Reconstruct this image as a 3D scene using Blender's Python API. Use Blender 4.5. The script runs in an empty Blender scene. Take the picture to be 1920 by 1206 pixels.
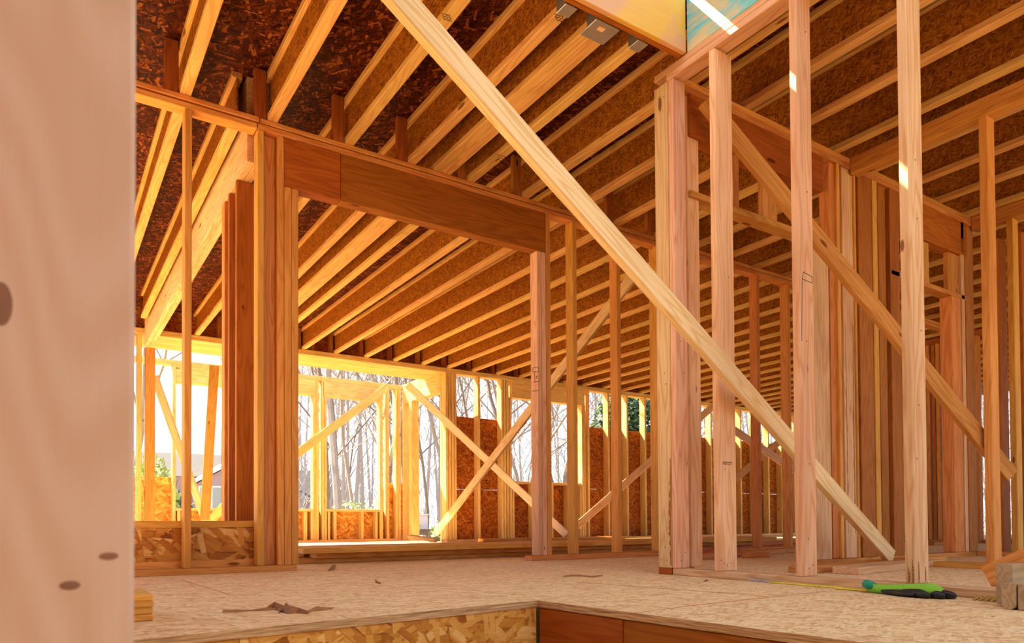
import bpy, math, random
import numpy as np
from mathutils import Vector, Matrix
random.seed(7)
S = bpy.context.scene
C = S.collection
H = 0.275                                   # eye height above the floor deck
# ---------------------------------------------------------------- camera
FPX, SHY = 1328.4, 356.8
YAW, PIT, ROL = 0.58307, 0.01751, -0.00605
cy_, sy_, cp_, sp_, cr_, sr_ = math.cos(YAW), math.sin(YAW), math.cos(PIT), math.sin(PIT), math.cos(ROL), math.sin(ROL)
Fv = Vector((sy_*cp_, cy_*cp_, sp_)); r0 = Vector((cy_, -sy_, 0)); u0 = r0.cross(Fv)
Rv = r0*cr_ + u0*sr_; Uv = -r0*sr_ + u0*cr_
cam_d = bpy.data.cameras.new('camera'); cam = bpy.data.objects.new('camera', cam_d); C.objects.link(cam)
cam.matrix_world = Matrix(((Rv.x, Uv.x, -Fv.x, 0), (Rv.y, Uv.y, -Fv.y, 0), (Rv.z, Uv.z, -Fv.z, H), (0, 0, 0, 1)))
cam_d.sensor_width = 36; cam_d.lens = FPX/1920*36; cam_d.shift_y = SHY/1920; cam_d.clip_start = 0.02; cam_d.clip_end = 400
cam_d.dof.use_dof = True; cam_d.dof.focus_distance = 4.5; cam_d.dof.aperture_fstop = 9
S.camera = cam

def P(px, py, x=None, y=None, z=None):
    """the point of the plane x=, y= or z= that the photo shows at pixel (px, py)"""
    d = Rv*((px-960)/FPX) + Uv*((603+SHY-py)/FPX) + Fv
    if x is not None: t = x/d.x
    elif y is not None: t = y/d.y
    else: t = (z-H)/d.z
    return Vector((0, 0, H)) + d*t

# ---------------------------------------------------------------- materials
def nt(name):
    m = bpy.data.materials.new(name); m.use_nodes = True
    t = m.node_tree; b = t.nodes['Principled BSDF']
    return m, t, b
def N(t, kind, **kw):
    n = t.nodes.new(kind)
    for k, v in kw.items():
        if k in n.inputs: n.inputs[k].default_value = v
        else: setattr(n, k, v)
    return n
def mathn(t, op, a, b=None, c=None):
    n = t.nodes.new('ShaderNodeMath'); n.operation = op
    for i, v in enumerate((a, b, c)):
        if v is None: continue
        if isinstance(v, (int, float)): n.inputs[i].default_value = v
        else: t.links.new(v, n.inputs[i])
    return n.outputs[0]
def mixc(t, f, a, b, mode='MIX'):
    n = t.nodes.new('ShaderNodeMix'); n.data_type = 'RGBA'; n.blend_type = mode
    for s, v in ((n.inputs[0], f), (n.inputs[6], a), (n.inputs[7], b)):
        if isinstance(v, (int, float)): s.default_value = v
        elif isinstance(v, tuple): s.default_value = (*v, 1) if len(v) == 3 else v
        else: t.links.new(v, s)
    return n.outputs[2]
def coords(t, spread=40):
    tc = t.nodes.new('ShaderNodeTexCoord'); oi = t.nodes.new('ShaderNodeObjectInfo')
    m = t.nodes.new('ShaderNodeVectorMath'); m.operation = 'MULTIPLY_ADD'
    cx = t.nodes.new('ShaderNodeCombineXYZ')
    for i in range(3): t.links.new(mathn(t, 'MULTIPLY', oi.outputs['Random'], spread*(1, .37, .73)[i]), cx.inputs[i])
    m.inputs[1].default_value = (1, 1, 1)
    t.links.new(tc.outputs['Object'], m.inputs[0]); t.links.new(cx.outputs[0], m.inputs[2])
    return m.outputs[0], oi.outputs['Random']
def mapv(t, v, scale, rot=(0, 0, 0)):
    m = t.nodes.new('ShaderNodeMapping'); m.inputs['Scale'].default_value = scale; m.inputs['Rotation'].default_value = rot
    t.links.new(v, m.inputs[0]); return m.outputs[0]
def noise(t, v, scale, detail=3, rough=.5):
    n = t.nodes.new('ShaderNodeTexNoise'); n.inputs['Scale'].default_value = scale
    n.inputs['Detail'].default_value = detail; n.inputs['Roughness'].default_value = rough
    t.links.new(v, n.inputs['Vector']); return n.outputs['Fac']
def ramp(t, f, stops):
    r = t.nodes.new('ShaderNodeValToRGB'); e = r.color_ramp.elements
    while len(e) < len(stops): e.new(.5)
    for i, (p, c) in enumerate(stops): e[i].position = p; e[i].color = (*c, 1)
    t.links.new(f, r.inputs[0]); return r.outputs[0]
def bump(t, b, h, s, d=.002):
    n = t.nodes.new('ShaderNodeBump'); n.inputs['Strength'].default_value = s; n.inputs['Distance'].default_value = d
    t.links.new(h, n.inputs['Height']); t.links.new(n.outputs[0], b.inputs['Normal'])

def lumber(name, light, dark, knots=.6, var=.22):
    m, t, b = nt(name); v, rnd = coords(t)
    n1 = noise(t, mapv(t, v, (.5, 6, 6)), 1.6, 2)
    ring = mathn(t, 'MULTIPLY_ADD', mathn(t, 'SINE', mathn(t, 'MULTIPLY', n1, 75)), .5, .5)
    ring = mathn(t, 'POWER', ring, 2.2)
    fine = noise(t, mapv(t, v, (2.5, 160, 160)), 1, 3, .7)
    big = noise(t, mapv(t, v, (.8, 3, 3)), 1.2, 3)
    f = mathn(t, 'ADD', mathn(t, 'MULTIPLY', ring, .52), mathn(t, 'MULTIPLY', mathn(t, 'SUBTRACT', fine, .35), .9))
    f = mathn(t, 'MINIMUM', mathn(t, 'MAXIMUM', f, 0), 1)
    col = mixc(t, f, light, dark)
    col = mixc(t, mathn(t, 'MULTIPLY', mathn(t, 'SUBTRACT', big, .42), 1.6), col, tuple(c*.7 for c in dark))
    # per-board tint
    hs = t.nodes.new('ShaderNodeHueSaturation'); t.links.new(col, hs.inputs['Color'])
    w = t.nodes.new('ShaderNodeTexWhiteNoise'); w.noise_dimensions = '1D'; t.links.new(rnd, w.inputs['W'])
    t.links.new(mathn(t, 'MULTIPLY_ADD', w.outputs['Value'], .02, .49), hs.inputs['Hue'])
    t.links.new(mathn(t, 'MULTIPLY_ADD', rnd, var, 1-var*.6), hs.inputs['Value'])
    col = hs.outputs[0]
    # knots
    vo = t.nodes.new('ShaderNodeTexVoronoi'); vo.inputs['Scale'].default_value = 1
    t.links.new(mapv(t, v, (2.6, 8, 8)), vo.inputs['Vector'])
    sep = t.nodes.new('ShaderNodeSeparateColor'); t.links.new(vo.outputs['Color'], sep.inputs[0])
    on = mathn(t, 'GREATER_THAN', sep.outputs[0], 1-knots)
    sz = mathn(t, 'MULTIPLY_ADD', sep.outputs[1], .10, .05)
    k = mathn(t, 'MULTIPLY', on, mathn(t, 'MULTIPLY', mathn(t, 'SUBTRACT', 1, mathn(t, 'DIVIDE', vo.outputs['Distance'], sz)), 2.5))
    k = mathn(t, 'MINIMUM', mathn(t, 'MAXIMUM', k, 0), .85)
    col = mixc(t, k, col, (dark[0]*.30, dark[1]*.16, dark[2]*.12))
    t.links.new(col, b.inputs['Base Color']); b.inputs['Roughness'].default_value = .62
    b.inputs['Specular IOR Level'].default_value = .10
    bump(t, b, fine, .22)
    return m
def osb(name, cols, s=1.0, rough=.6, streak=1.0, bs=.5, edge=.3):
    m, t, b = nt(name); v, rnd = coords(t)
    nz = t.nodes.new('ShaderNodeTexNoise'); nz.inputs['Scale'].default_value = 7*s; nz.inputs['Detail'].default_value = 2; t.links.new(v, nz.inputs['Vector'])
    vm = t.nodes.new('ShaderNodeVectorMath'); vm.operation = 'MULTIPLY_ADD'; vm.inputs[1].default_value = (.022/s,)*3
    t.links.new(nz.outputs['Color'], vm.inputs[0]); t.links.new(v, vm.inputs[2]); v = vm.outputs[0]
    outs = []
    for rot, sc in ((.12, (9, 42, 12)), (-.45, (11, 50, 12)), (.75, (12, 46, 12)), (1.45, (13, 48, 12))):
        vo = t.nodes.new('ShaderNodeTexVoronoi'); vo.inputs['Scale'].default_value = s; vo.distance = 'CHEBYCHEV'
        t.links.new(mapv(t, v, (1, 1, 1), (0, 0, rot)), vo.inputs['Vector'])
        mp = vo.inputs['Vector'].links[0].from_node
        m2 = t.nodes.new('ShaderNodeMapping'); m2.inputs['Scale'].default_value = (sc[0], sc[1]*streak, sc[2]); t.links.new(mp.outputs[0], m2.inputs[0]); t.links.new(m2.outputs[0], vo.inputs['Vector'])
        sep = t.nodes.new('ShaderNodeSeparateColor'); t.links.new(vo.outputs['Color'], sep.inputs[0]); outs.append((sep.outputs[0], sep.outputs[2], vo.outputs['Distance']))
    def mixf(g, a_, b_): return mathn(t, 'ADD', mathn(t, 'MULTIPLY', a_, g), mathn(t, 'MULTIPLY', b_, mathn(t, 'SUBTRACT', 1, g)))
    gs = [mathn(t, 'GREATER_THAN', outs[i][1], th_) for i, th_ in ((1, .55), (2, .68), (3, .84))]
    val, dist = outs[0][0], outs[0][2]
    for g, o_ in zip(gs, outs[1:]): val = mixf(g, o_[0], val); dist = mixf(g, o_[2], dist)
    fine = noise(t, mapv(t, v, (20, 130, 60)), s, 2)
    f = mathn(t, 'ADD', mathn(t, 'MULTIPLY', val, .66), mathn(t, 'MULTIPLY', fine, .34))
    f = mathn(t, 'SUBTRACT', f, mathn(t, 'MULTIPLY', mathn(t, 'GREATER_THAN', dist, .5), edge))
    col = ramp(t, f, cols)
    t.links.new(col, b.inputs['Base Color']); b.inputs['Roughness'].default_value = rough
    b.inputs['Specular IOR Level'].default_value = .08
    bump(t, b, fine, bs, .003)
    return m
def plain(name, col, rough=.7, metal=0, nscale=0, amt=.3, emis=None):
    m, t, b = nt(name); b.inputs['Roughness'].default_value = rough; b.inputs['Metallic'].default_value = metal
    if nscale:
        v, r = coords(t); f = noise(t, v, nscale, 4)
        t.links.new(mixc(t, mathn(t, 'MULTIPLY', f, 1.0), tuple(c*(1-amt) for c in col), tuple(min(1, c*(1+amt)) for c in col)), b.inputs['Base Color'])
    else: b.inputs['Base Color'].default_value = (*col, 1)
    return m
M = {}
M['pink'] = lumber('fir_pinkish', (.87, .55, .33), (.66, .29, .12), .45)
M['tan'] = lumber('pine_tan', (.86, .60, .33), (.62, .30, .11), .4)
M['yellow'] = lumber('pine_yellow', (.86, .60, .25), (.66, .34, .08), .3, .1)
M['brace'] = lumber('brace_pine', (.95, .75, .43), (.74, .43, .14), .3, .05)
M['pale'] = lumber('pine_sunlit_tint', (.92, .72, .52), (.76, .46, .26), .3)  # tan pine lightened so its brace looks sunlit; the brightness is in the colour
M['orange'] = lumber('fir_orange', (.74, .34, .10), (.52, .17, .028), .4)
M['amber'] = lumber('pine_amber', (.80, .40, .10), (.60, .23, .035), .35)
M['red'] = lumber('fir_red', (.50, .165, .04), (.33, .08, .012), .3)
M['flange'] = lumber('flange_lumber', (.84, .52, .19), (.60, .29, .07), .35, .12)
M['header'] = lumber('header_plywood', (.48, .15, .018), (.30, .075, .007), .45)
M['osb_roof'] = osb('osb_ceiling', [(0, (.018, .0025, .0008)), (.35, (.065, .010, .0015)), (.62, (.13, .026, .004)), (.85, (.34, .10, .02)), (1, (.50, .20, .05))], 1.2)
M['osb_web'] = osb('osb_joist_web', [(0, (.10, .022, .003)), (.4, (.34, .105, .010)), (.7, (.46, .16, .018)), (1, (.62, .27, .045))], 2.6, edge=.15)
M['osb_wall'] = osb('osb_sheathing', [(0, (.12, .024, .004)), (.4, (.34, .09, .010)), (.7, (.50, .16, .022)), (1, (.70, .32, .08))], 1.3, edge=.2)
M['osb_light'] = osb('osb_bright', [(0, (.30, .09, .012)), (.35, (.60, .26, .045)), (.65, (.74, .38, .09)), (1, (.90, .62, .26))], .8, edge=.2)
M['osb_low'] = osb('osb_half_wall', [(0, (.22, .06, .010)), (.35, (.46, .17, .03)), (.65, (.58, .26, .055)), (1, (.85, .55, .22))], .65, edge=.2)
M['osb_deck'] = osb('osb_deck', [(0, (.50, .31, .16)), (.22, (.76, .47, .22)), (.55, (.94, .70, .38)), (1, (.97, .82, .54))], 1.6, .7, 1.2, .2, .16)
m, t, b = nt('deck_edge'); v, r = coords(t, 0)
f = noise(t, mapv(t, v, (9, 9, 260)), 1, 4, .6); t.links.new(ramp(t, f, [(.3, (.20, .10, .04)), (.5, (.50, .29, .13)), (.7, (.74, .50, .28))]), b.inputs['Base Color']); b.inputs['Roughness'].default_value = .85; M['osb_edge'] = m
M['osb_unused'] = osb('osb_edge', [(0, (.16, .07, .02)), (.5, (.40, .20, .08)), (1, (.60, .38, .19))], 3, .8, 2.5)
M['pencil'] = plain('pencil_line', (.03, .015, .01), .8)
M['ink'] = plain('stamp_ink', (.02, .015, .015), .8)
M['chalk'] = plain('red_chalk', (.62, .16, .08), .9)
M['steel'] = plain('galvanised_steel', (.55, .57, .60), .38, .85, 30, .2)
M['pencil'] = plain('pencil_line', (.03, .015, .01), .8)
M['ink'] = plain('stamp_ink', (.02, .015, .015), .8)
M['chalk'] = plain('red_chalk', (.62, .16, .08), .9)

# ---------------------------------------------------------------- geometry helpers
def mesh_obj(name, verts, faces, mat, parent=None, smooth=False):
    me = bpy.data.meshes.new(name); me.from_pydata([tuple(v) for v in verts], [], faces); me.update()
    if smooth:
        for p in me.polygons: p.use_smooth = True
    for m in (mat if isinstance(mat, (list, tuple)) else [mat]): me.materials.append(m)
    o = bpy.data.objects.new(name, me); C.objects.link(o)
    if parent is not None: adopt(o, parent)
    return o
def mat_of(o):
    return o.matrix_basis if o.parent is None else mat_of(o.parent) @ o.matrix_parent_inverse @ o.matrix_basis
def adopt(o, parent):
    o.parent = parent; o.matrix_parent_inverse = mat_of(parent).inverted()
def chamfer(L, W, T, c):
    hx, hy, hz = L/2, W/2, T/2; V = []; idx = {}
    for i in (-1, 1):
        for j in (-1, 1):
            for k in (-1, 1):
                for a in range(3):
                    p = [i*(hx-c), j*(hy-c), k*(hz-c)]; p[a] = (i, j, k)[a]*(hx, hy, hz)[a]
                    idx[(i, j, k, a)] = len(V); V.append(tuple(p))
    F = []
    for s in (-1, 1):
        for a in range(3):
            o1, o2 = [q for q in range(3) if q != a]
            f = []
            for u, w in ((-1, -1), (1, -1), (1, 1), (-1, 1)):
                k = [0, 0, 0]; k[a] = s; k[o1] = u; k[o2] = w; f.append(idx[(*k, a)])
            F.append(f if s > 0 else f[::-1])
    for a in range(3):          # edges parallel to axis a
        b1, b2 = [q for q in range(3) if q != a]
        for u in (-1, 1):
            for w in (-1, 1):
                k0 = [0, 0, 0]; k0[b1] = u; k0[b2] = w; k1 = list(k0); k0[a] = -1; k1[a] = 1
                F.append([idx[(*k0, b1)], idx[(*k1, b1)], idx[(*k1, b2)], idx[(*k0, b2)]])
    for i in (-1, 1):
        for j in (-1, 1):
            for k in (-1, 1): F.append([idx[(i, j, k, a)] for a in range(3)])
    return V, F
def fix_normals(me):
    import bmesh
    bm = bmesh.new(); bm.from_mesh(me); bmesh.ops.recalc_face_normals(bm, faces=bm.faces); bm.to_mesh(me); bm.free()
_cache = {}
def chunk(name, L, W, T, mat, c=None):
    """a sawn board as a mesh: length along local X, width along local Y, thickness along local Z"""
    c = min(.0035, T*.2) if c is None else c
    key = (round(L, 3), round(W, 3), round(T, 3), mat.name)
    if key not in _cache:
        V, F = chamfer(L, W, T, c); me = bpy.data.meshes.new(name); me.from_pydata(V, [], F); me.update(); me.materials.append(mat); fix_normals(me)
        _cache[key] = me
    o = bpy.data.objects.new(name, _cache[key]); C.objects.link(o); return o
def describe(o, label=None, cat=None, group=None, kind=None):
    if label: o['label'] = label
    if cat: o['category'] = cat
    if group: o['group'] = group
    if kind: o['kind'] = kind
    return o
def board(name, b, mat, label=None, cat=None, group=None, parent=None, kind=None):
    """an axis-aligned board filling b = (x0, x1, y0, y1, z0, z1)"""
    lo = Vector((min(b[0], b[1]), min(b[2], b[3]), min(b[4], b[5]))); hi = Vector((max(b[0], b[1]), max(b[2], b[3]), max(b[4], b[5])))
    d = hi-lo; order = sorted(range(3), key=lambda i: -d[i])
    e = [Vector([1 if i == a else 0 for i in range(3)]) for a in order]
    if e[0].cross(e[1]).dot(e[2]) < 0: e[2] = -e[2]
    o = chunk(name, d[order[0]], d[order[1]], d[order[2]], M[mat])
    o.matrix_basis = Matrix.Translation((lo+hi)/2) @ Matrix((e[0], e[1], e[2])).transposed().to_4x4()
    if parent is not None: adopt(o, parent)
    return describe(o, label, cat, group, kind)
def plank(name, p0, p1, W, T, mat, label=None, cat=None, group=None, normal=None, parent=None):
    """a board from p0 to p1 whose wide face looks along normal"""
    p0, p1 = Vector(p0), Vector(p1); x = (p1-p0).normalized()
    n = Vector(normal) if normal else Vector((0, 0, 1)); z = (n-x*n.dot(x)).normalized(); y = z.cross(x)
    o = chunk(name, (p1-p0).length, W, T, M[mat])
    o.matrix_basis = Matrix.Translation((p0+p1)/2) @ Matrix((x, y, z)).transposed().to_4x4()
    if parent is not None: adopt(o, parent)
    return describe(o, label, cat, group)
def empty(name, loc, label=None, cat=None, group=None):
    o = bpy.data.objects.new(name, None); o.location = loc; o.empty_display_size = .05; C.objects.link(o)
    return describe(o, label, cat, group)
def quadline(a, b, w, n):
    a, b = Vector(a), Vector(b); d = (b-a).normalized(); s = d.cross(Vector(n)).normalized()*w/2
    return [a-s, b-s, b+s, a+s]
def strokes(name, lines, n, w, mat, parent):
    V, F = [], []; n = Vector(n)
    for a, b in lines:
        q = quadline(a, b, w, n); i = len(V); V += [p+n*.0012 for p in q]+[p+n*.0002 for p in q]
        F += [[i, i+1, i+2, i+3], [i+4, i+7, i+6, i+5]]+[[i+k, i+4+k, i+4+(k+1) % 4, i+(k+1) % 4] for k in range(4)]
    o = mesh_obj(name, V, F, M[mat]); fix_normals(o.data); adopt(o, parent); return o
ORD = ['first', 'second', 'third', 'fourth', 'fifth', 'sixth', 'seventh', 'eighth', 'ninth', 'tenth', 'eleventh', 'twelfth', 'thirteenth', 'fourteenth', 'fifteenth', 'sixteenth', 'seventeenth', 'eighteenth', 'nineteenth', 'twentieth']
T, W4, W6 = .038, .092, .145
Zt = 2.72; Zp = 2.648; TP = .036
Y1, X2, Y3, X4, X6, Y7, Y8 = 4.33, 2.775, 2.68, 4.50, 6.20, 9.75, 11.35

def zstud(name, x0, y0, w, d, z0, z1, mat, label, group=None, cat='stud'):
    return board(name, (x0, x0+w, y0, y0+d, z0, z1), mat, label, cat, group)

# ================================================================ SETTING
# deck: an L of thick sheets with the stairwell cut out in front of the camera
dc = P(1008, 1126, z=0); dl = P(259, 1199.5, z=0); dr = P(1622, 1206, z=0)
dL = dl + (dl-dc)*1.2; dR = dr + (dr-dc)*1.2
poly = [(dc.x, dc.y), (dL.x, dL.y), (-1.5, dL.y-.12), (-1.5, Y7+.15), (17, Y7+.15), (17, -3), (dR.x+.1, -3), (dR.x, dR.y)]
th = .024
vs = [(x, y, 0) for x, y in poly]+[(x, y, -th) for x, y in poly]; n = len(poly)
o = mesh_obj('floor', vs, [list(range(n))[::-1], list(range(n, 2*n))]+[[i, (i+1) % n, n+(i+1) % n, n+i] for i in range(n)], [M['osb_deck'], M['osb_edge']])
fix_normals(o.data); describe(o, kind='structure')
for p in o.data.polygons:
    if abs(p.normal.z) < .5: p.material_index = 1
o = board('floor', (.2, 5.35, Y7+.15, Y8+.15, -th, -.0005), 'osb_deck', kind='structure')
# faces of the stairwell below the deck
def vwall(name, a, b, z0, z1, th_, mat, label=None, cat=None, side=1, kind=None):
    a, b = Vector((a.x, a.y, 0)), Vector((b.x, b.y, 0)); d = (b-a).normalized(); nrm = Vector((-d.y, d.x, 0))*side
    c = (a+b)/2+nrm*th_/2+Vector((0, 0, (z0+z1)/2))
    o = chunk(name, (b-a).length, z1-z0, th_, M[mat])
    y = Vector((0, 0, 1)); z = d.cross(y); o.matrix_basis = Matrix.Translation(c) @ Matrix((d, y, z)).transposed().to_4x4()
    return describe(o, label, cat, None, kind)
off = Vector((-.0, .006, 0))
vwall('rim_board', dL+off, dc+off, -.42, -th-.001, .022, 'osb_light', 'coarse yellow strand board rim under the deck edge, left of the stairwell corner', 'rim board')
jx = P(1166, 1180, x=dc.x+.03)
dj = dc + (dr-dc)*((jx.y-dc.y)/(dr.y-dc.y)); sh = Vector((.006, 0, 0))
vwall('rim_joist', dc+sh, dj+sh, -.42, -th-.004, .038, 'header', 'short dark orange rim board under the deck beside the stairwell corner', 'rim board')
vwall('rim_joist', dj+sh+(dr-dc).normalized()*.003, dR+sh, -.42, -th-.004, .038, 'header', 'long orange rim board with a round knot under the deck, right of the joint', 'rim board')
# chalk lines on the deck
fl = []
for pts in (((1080, 1092), (1380, 1114), (1440, 1120)), ((1300, 1136), (1400, 1125), (1560, 1108)), ((340, 1088), (432, 1116)), ((1190, 1150), (1300, 1136))):
    for a, b in zip(pts, pts[1:]): fl.append((P(*a, z=0), P(*b, z=0)))
o = strokes('chalk_line', fl, (0, 0, 1), .003, 'chalk', bpy.data.objects['floor'])
# upper floor sheathing seen from below, with the opening above the stairwell
ZS = 3.022
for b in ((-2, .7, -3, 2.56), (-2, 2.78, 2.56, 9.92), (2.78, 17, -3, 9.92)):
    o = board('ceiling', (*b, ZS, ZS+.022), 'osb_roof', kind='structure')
for nm_, b in (('wall_shade_left', (-2.03, -2.0, -3, 3.2, 0, 2.7)), ('wall_shade_back', (-2, .95, -3.03, -3.0, 0, 2.7)), ('wall_shade_upstairs', (-1.2, 3.4, 2.60, 2.612, 3.18, 5.4))):  # added unseen walls: left and back dim the foreground board, upstairs masks sun
    board(nm_, b, 'osb_wall', kind='structure')
for x_ in (-.9, .1, 1.15, 1.6, 2.25, 3.0): board('wall_shade_framing', (x_, x_+.038, 2.615, 2.70, ZS+.023, 5.4), 'amber', kind='structure')  # added unseen studs holding the sun-masking panel and breaking up its light
# ground outside
m, t, b = nt('leaf_litter'); v, r = coords(t, 0)
f = noise(t, v, .6, 6, .7); t.links.new(ramp(t, f, [(.3, (.10, .10, .04)), (.45, (.25, .19, .10)), (.6, (.34, .26, .17)), (.8, (.45, .38, .28))]), b.inputs['Base Color']); b.inputs['Roughness'].default_value = .95; M['ground'] = m
gv, gf = [], []
G = 46
for j in range(G+1):
    for i in range(G+1):
        x, y = -110+i*5, -70+j*5
        d = math.hypot(x-5, y-3); z = -.75+.25*math.sin(x*.13)*math.sin(y*.11)*min(1, max(0, (d-14)/20))
        gv.append((x, y, z))
for j in range(G):
    for i in range(G): gf.append([j*(G+1)+i, j*(G+1)+i+1, (j+1)*(G+1)+i+1, (j+1)*(G+1)+i])
describe(mesh_obj('ground', gv, gf, M['ground'], smooth=True), kind='structure')

# ================================================================ WALL 1: doorway wall, runs away to the right
g1 = 'studs of the doorway wall'
board('top_plate', (-.6, 1.06, Y1-.006, Y1+W4, 2.69, Zt), 'orange', 'upper top plate at left over the half wall, ending above the header post', 'top plate')
board('top_plate', (1.065, 9.4, Y1, Y1+W4, 2.69, Zt), 'orange', 'upper top plate running over the wide door header and away to the right', 'top plate')
board('top_plate', (-.6, 1.05, Y1, Y1+W4, Zp, Zp+.034), 'amber', 'lower top plate at left above the open stud bay', 'top plate')
board('top_plate', (1.055, 9.4, Y1, Y1+W4, Zp, Zp+.036), 'orange', 'lower top plate lying directly on the wide door header', 'top plate')
board('bottom_plate', (-.6, P(557, 1070, y=Y1).x, Y1, Y1+W4, 0, .036), 'amber', 'bottom plate on the deck below the half wall', 'bottom plate')
board('bottom_plate', (3.03, 9.4, Y1, Y1+W4, 0, .036), 'orange', 'bottom plate on the deck right of the wide doorway', 'bottom plate')
zs = (.037, Zp-.001)
sA = zstud('wall_stud', .652, Y1, T, W4, *zs, 'amber', 'lone stud in front of the left half wall', g1)
zstud('wall_stud', 1.051, Y1, T, W4, *zs, 'amber', 'stud closing the right end of the half wall', g1)
zstud('wall_stud', 1.090, Y1+.05, .078, .036, *zs, 'orange', 'flat recessed stud set back between the door posts', g1)
zstud('wall_stud', 1.170, Y1, T, W4, *zs, 'amber', 'king stud rising beside the left end of the wide header', g1)
hz0 = 2.29+.075
zh = P(562, 356, y=Y1).z
zstud('jack_stud', 1.210, Y1, T+.004, W4, .037, zh-.001, 'amber', 'inner jack stud under the left end of the wide header', g1)
zstud('jack_stud', 1.2535, Y1, T+.003, W4, .037, zh-.001, 'amber', 'outer jack stud facing the wide doorway on its left side', g1)
hj = P(639, 372, y=Y1).x
for x0, x1, lb in ((1.210, hj-.001, 'short left length of the wide dark door header'), (hj+.001, 3.178, 'long knotty length of the wide dark door header')):
    board('door_header', (x0, x1, Y1, Y1+.09, zh, Zp-.001), 'header', lb, 'header')
for i, x0 in enumerate((3.095, 3.137)):
    zstud('jack_stud', x0, Y1, T+.002, W4, .037, zh-.001, 'pink', ('jack stud with pencil marks at the right side of the wide doorway', 'second jack stud under the right end of the wide header')[i], g1)
pj = [q for q in bpy.data.objects if q.get('label', '').startswith('jack stud with pencil')][0]
zstud('wall_stud', 3.180, Y1, T+.004, W4, *zs, 'orange', 'king stud right of the wide doorway', g1)
sx = [3.437, 3.895, 4.345, 4.80, 5.24, 5.675, 6.15, 6.6, 7.05, 7.5, 7.95, 8.4]
nm = ['next stud right of the doorway king stud, brown knot at its foot', 'second stud right of the wide doorway', 'stud seen just left of the heavy corner post', 'stud of the doorway wall hidden behind the corner post', 'stud of the doorway wall behind the pink stairwell stud', 'stud of the doorway wall crossed by the long pale brace', 'stud of the doorway wall just left of the pencil-marked stud'] + ['far stud of the doorway wall, %s beyond the pencil-marked stud' % s for s in ORD[:5]]
for x0, s in zip(sx, nm): zstud('wall_stud', x0, Y1, .042, W4, *zs, 'amber' if x0 < 5 else 'orange', s, g1)
# half wall at the far side of the open bay
zr = P(300, 977, y=Y1+.1).z
board('sill_rail', (-.6, 1.16, Y1+W4+.001, Y1+W4+.06, zr-.038, zr), 'amber', 'top rail of the low half wall under the left opening', 'rail')
board('half_wall_panel', (-.6, 1.17, Y1+W4+.012, Y1+W4+.03, .04, zr-.039), 'osb_low', 'strand board panel of the low half wall', 'panel')
board('bottom_rail', (-.6, 1.16, Y1+W4+.001, Y1+W4+.011, .0, .075), 'amber', 'bottom rail of the low half wall behind the lone stud', 'rail')
# pencil marks
def pm(px, py, **k): return P(px, py, **k)
xl = 3.0949
def q(px, py): return P(px, py, x=xl)
strokes('pencil_marking', [(q(999, 690), q(1010, 689)), (q(1010, 689), q(1010, 697)), (q(1010, 697), q(999, 698)), (q(999, 698), q(999, 690)), (q(1002, 698), q(1003, 716)), (q(1000, 717), q(1011, 715)), (q(1006, 705), q(1006, 711)), (q(1006, 708), q(1009, 704)), (q(998, 734), q(1010, 732))], (-1, 0, 0), .004, 'pencil', pj)

# ================================================================ WALL 2: stairwell wall, runs towards the camera at right
g2 = 'studs of the stairwell wall'
board('bottom_plate', (X2, X2+W4, -2.5, 2.668, 0, .036), 'tan', 'bottom plate of the stairwell wall with a round knot behind the glove', 'bottom plate')
board('top_plate', (X2, X2+W4, -2.5, 2.772, 2.686, Zt), 'pink', 'upper top plate of the stairwell wall', 'top plate')
board('top_plate', (X2, X2+W4, -2.5, 2.68, Zp, 2.685), 'pink', 'lower top plate of the stairwell wall', 'top plate')
zz = (.0365, Zp-.001)
zstud('corner_stud', X2, 2.672, T+.002, W4+.006, *zz, 'tan', 'pale corner stud with bark edge at the end of the cross wall', g2)
zstud('corner_stud', X2, 2.631, W4, T, *zz, 'pink', 'pink stud standing against the pale corner stud', g2)
zstud('wall_stud', 2.955, 2.70, .092, T, *zz, 'pink', 'shaded stud of the cross wall right of the pink corner stud', g2)
sB = zstud('wall_stud', X2, 2.350, .128, T, *zz, 'pink', 'pink stud in front of the long pale brace, second from corner', g2)
sC = zstud('wall_stud', X2, 1.893, .105, T, *zz, 'pink', 'pencil-marked stud of the stairwell wall with a white sunlit edge', g2)
sD = zstud('wall_stud', X2, 1.415, .105, T, *zz, 'tan', 'nearest stud of the stairwell wall, chewed at its foot', g2)
ys = 1.893
def q(px, py): return P(px, py, y=ys)
strokes('pencil_marking', [(q(1506, 510), q(1522, 519)), (q(1522, 519), q(1522, 531)), (q(1522, 531), q(1504, 523)), (q(1506, 510), q(1504, 523)), (q(1504, 523), q(1503, 640))], (0, -1, 0), .0022, 'pencil', sC)
def q(px, py): return P(px, py, y=2.35)
strokes('grade_stamp', [(q(1355+3*i, 866), q(1356+3*i, 871)) for i in range(6)]+[(q(1355, 866.5), q(1372, 867.5)), (q(1357, 870.5), q(1370, 871.5))], (0, -1, 0), .0016, 'ink', sB)

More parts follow.
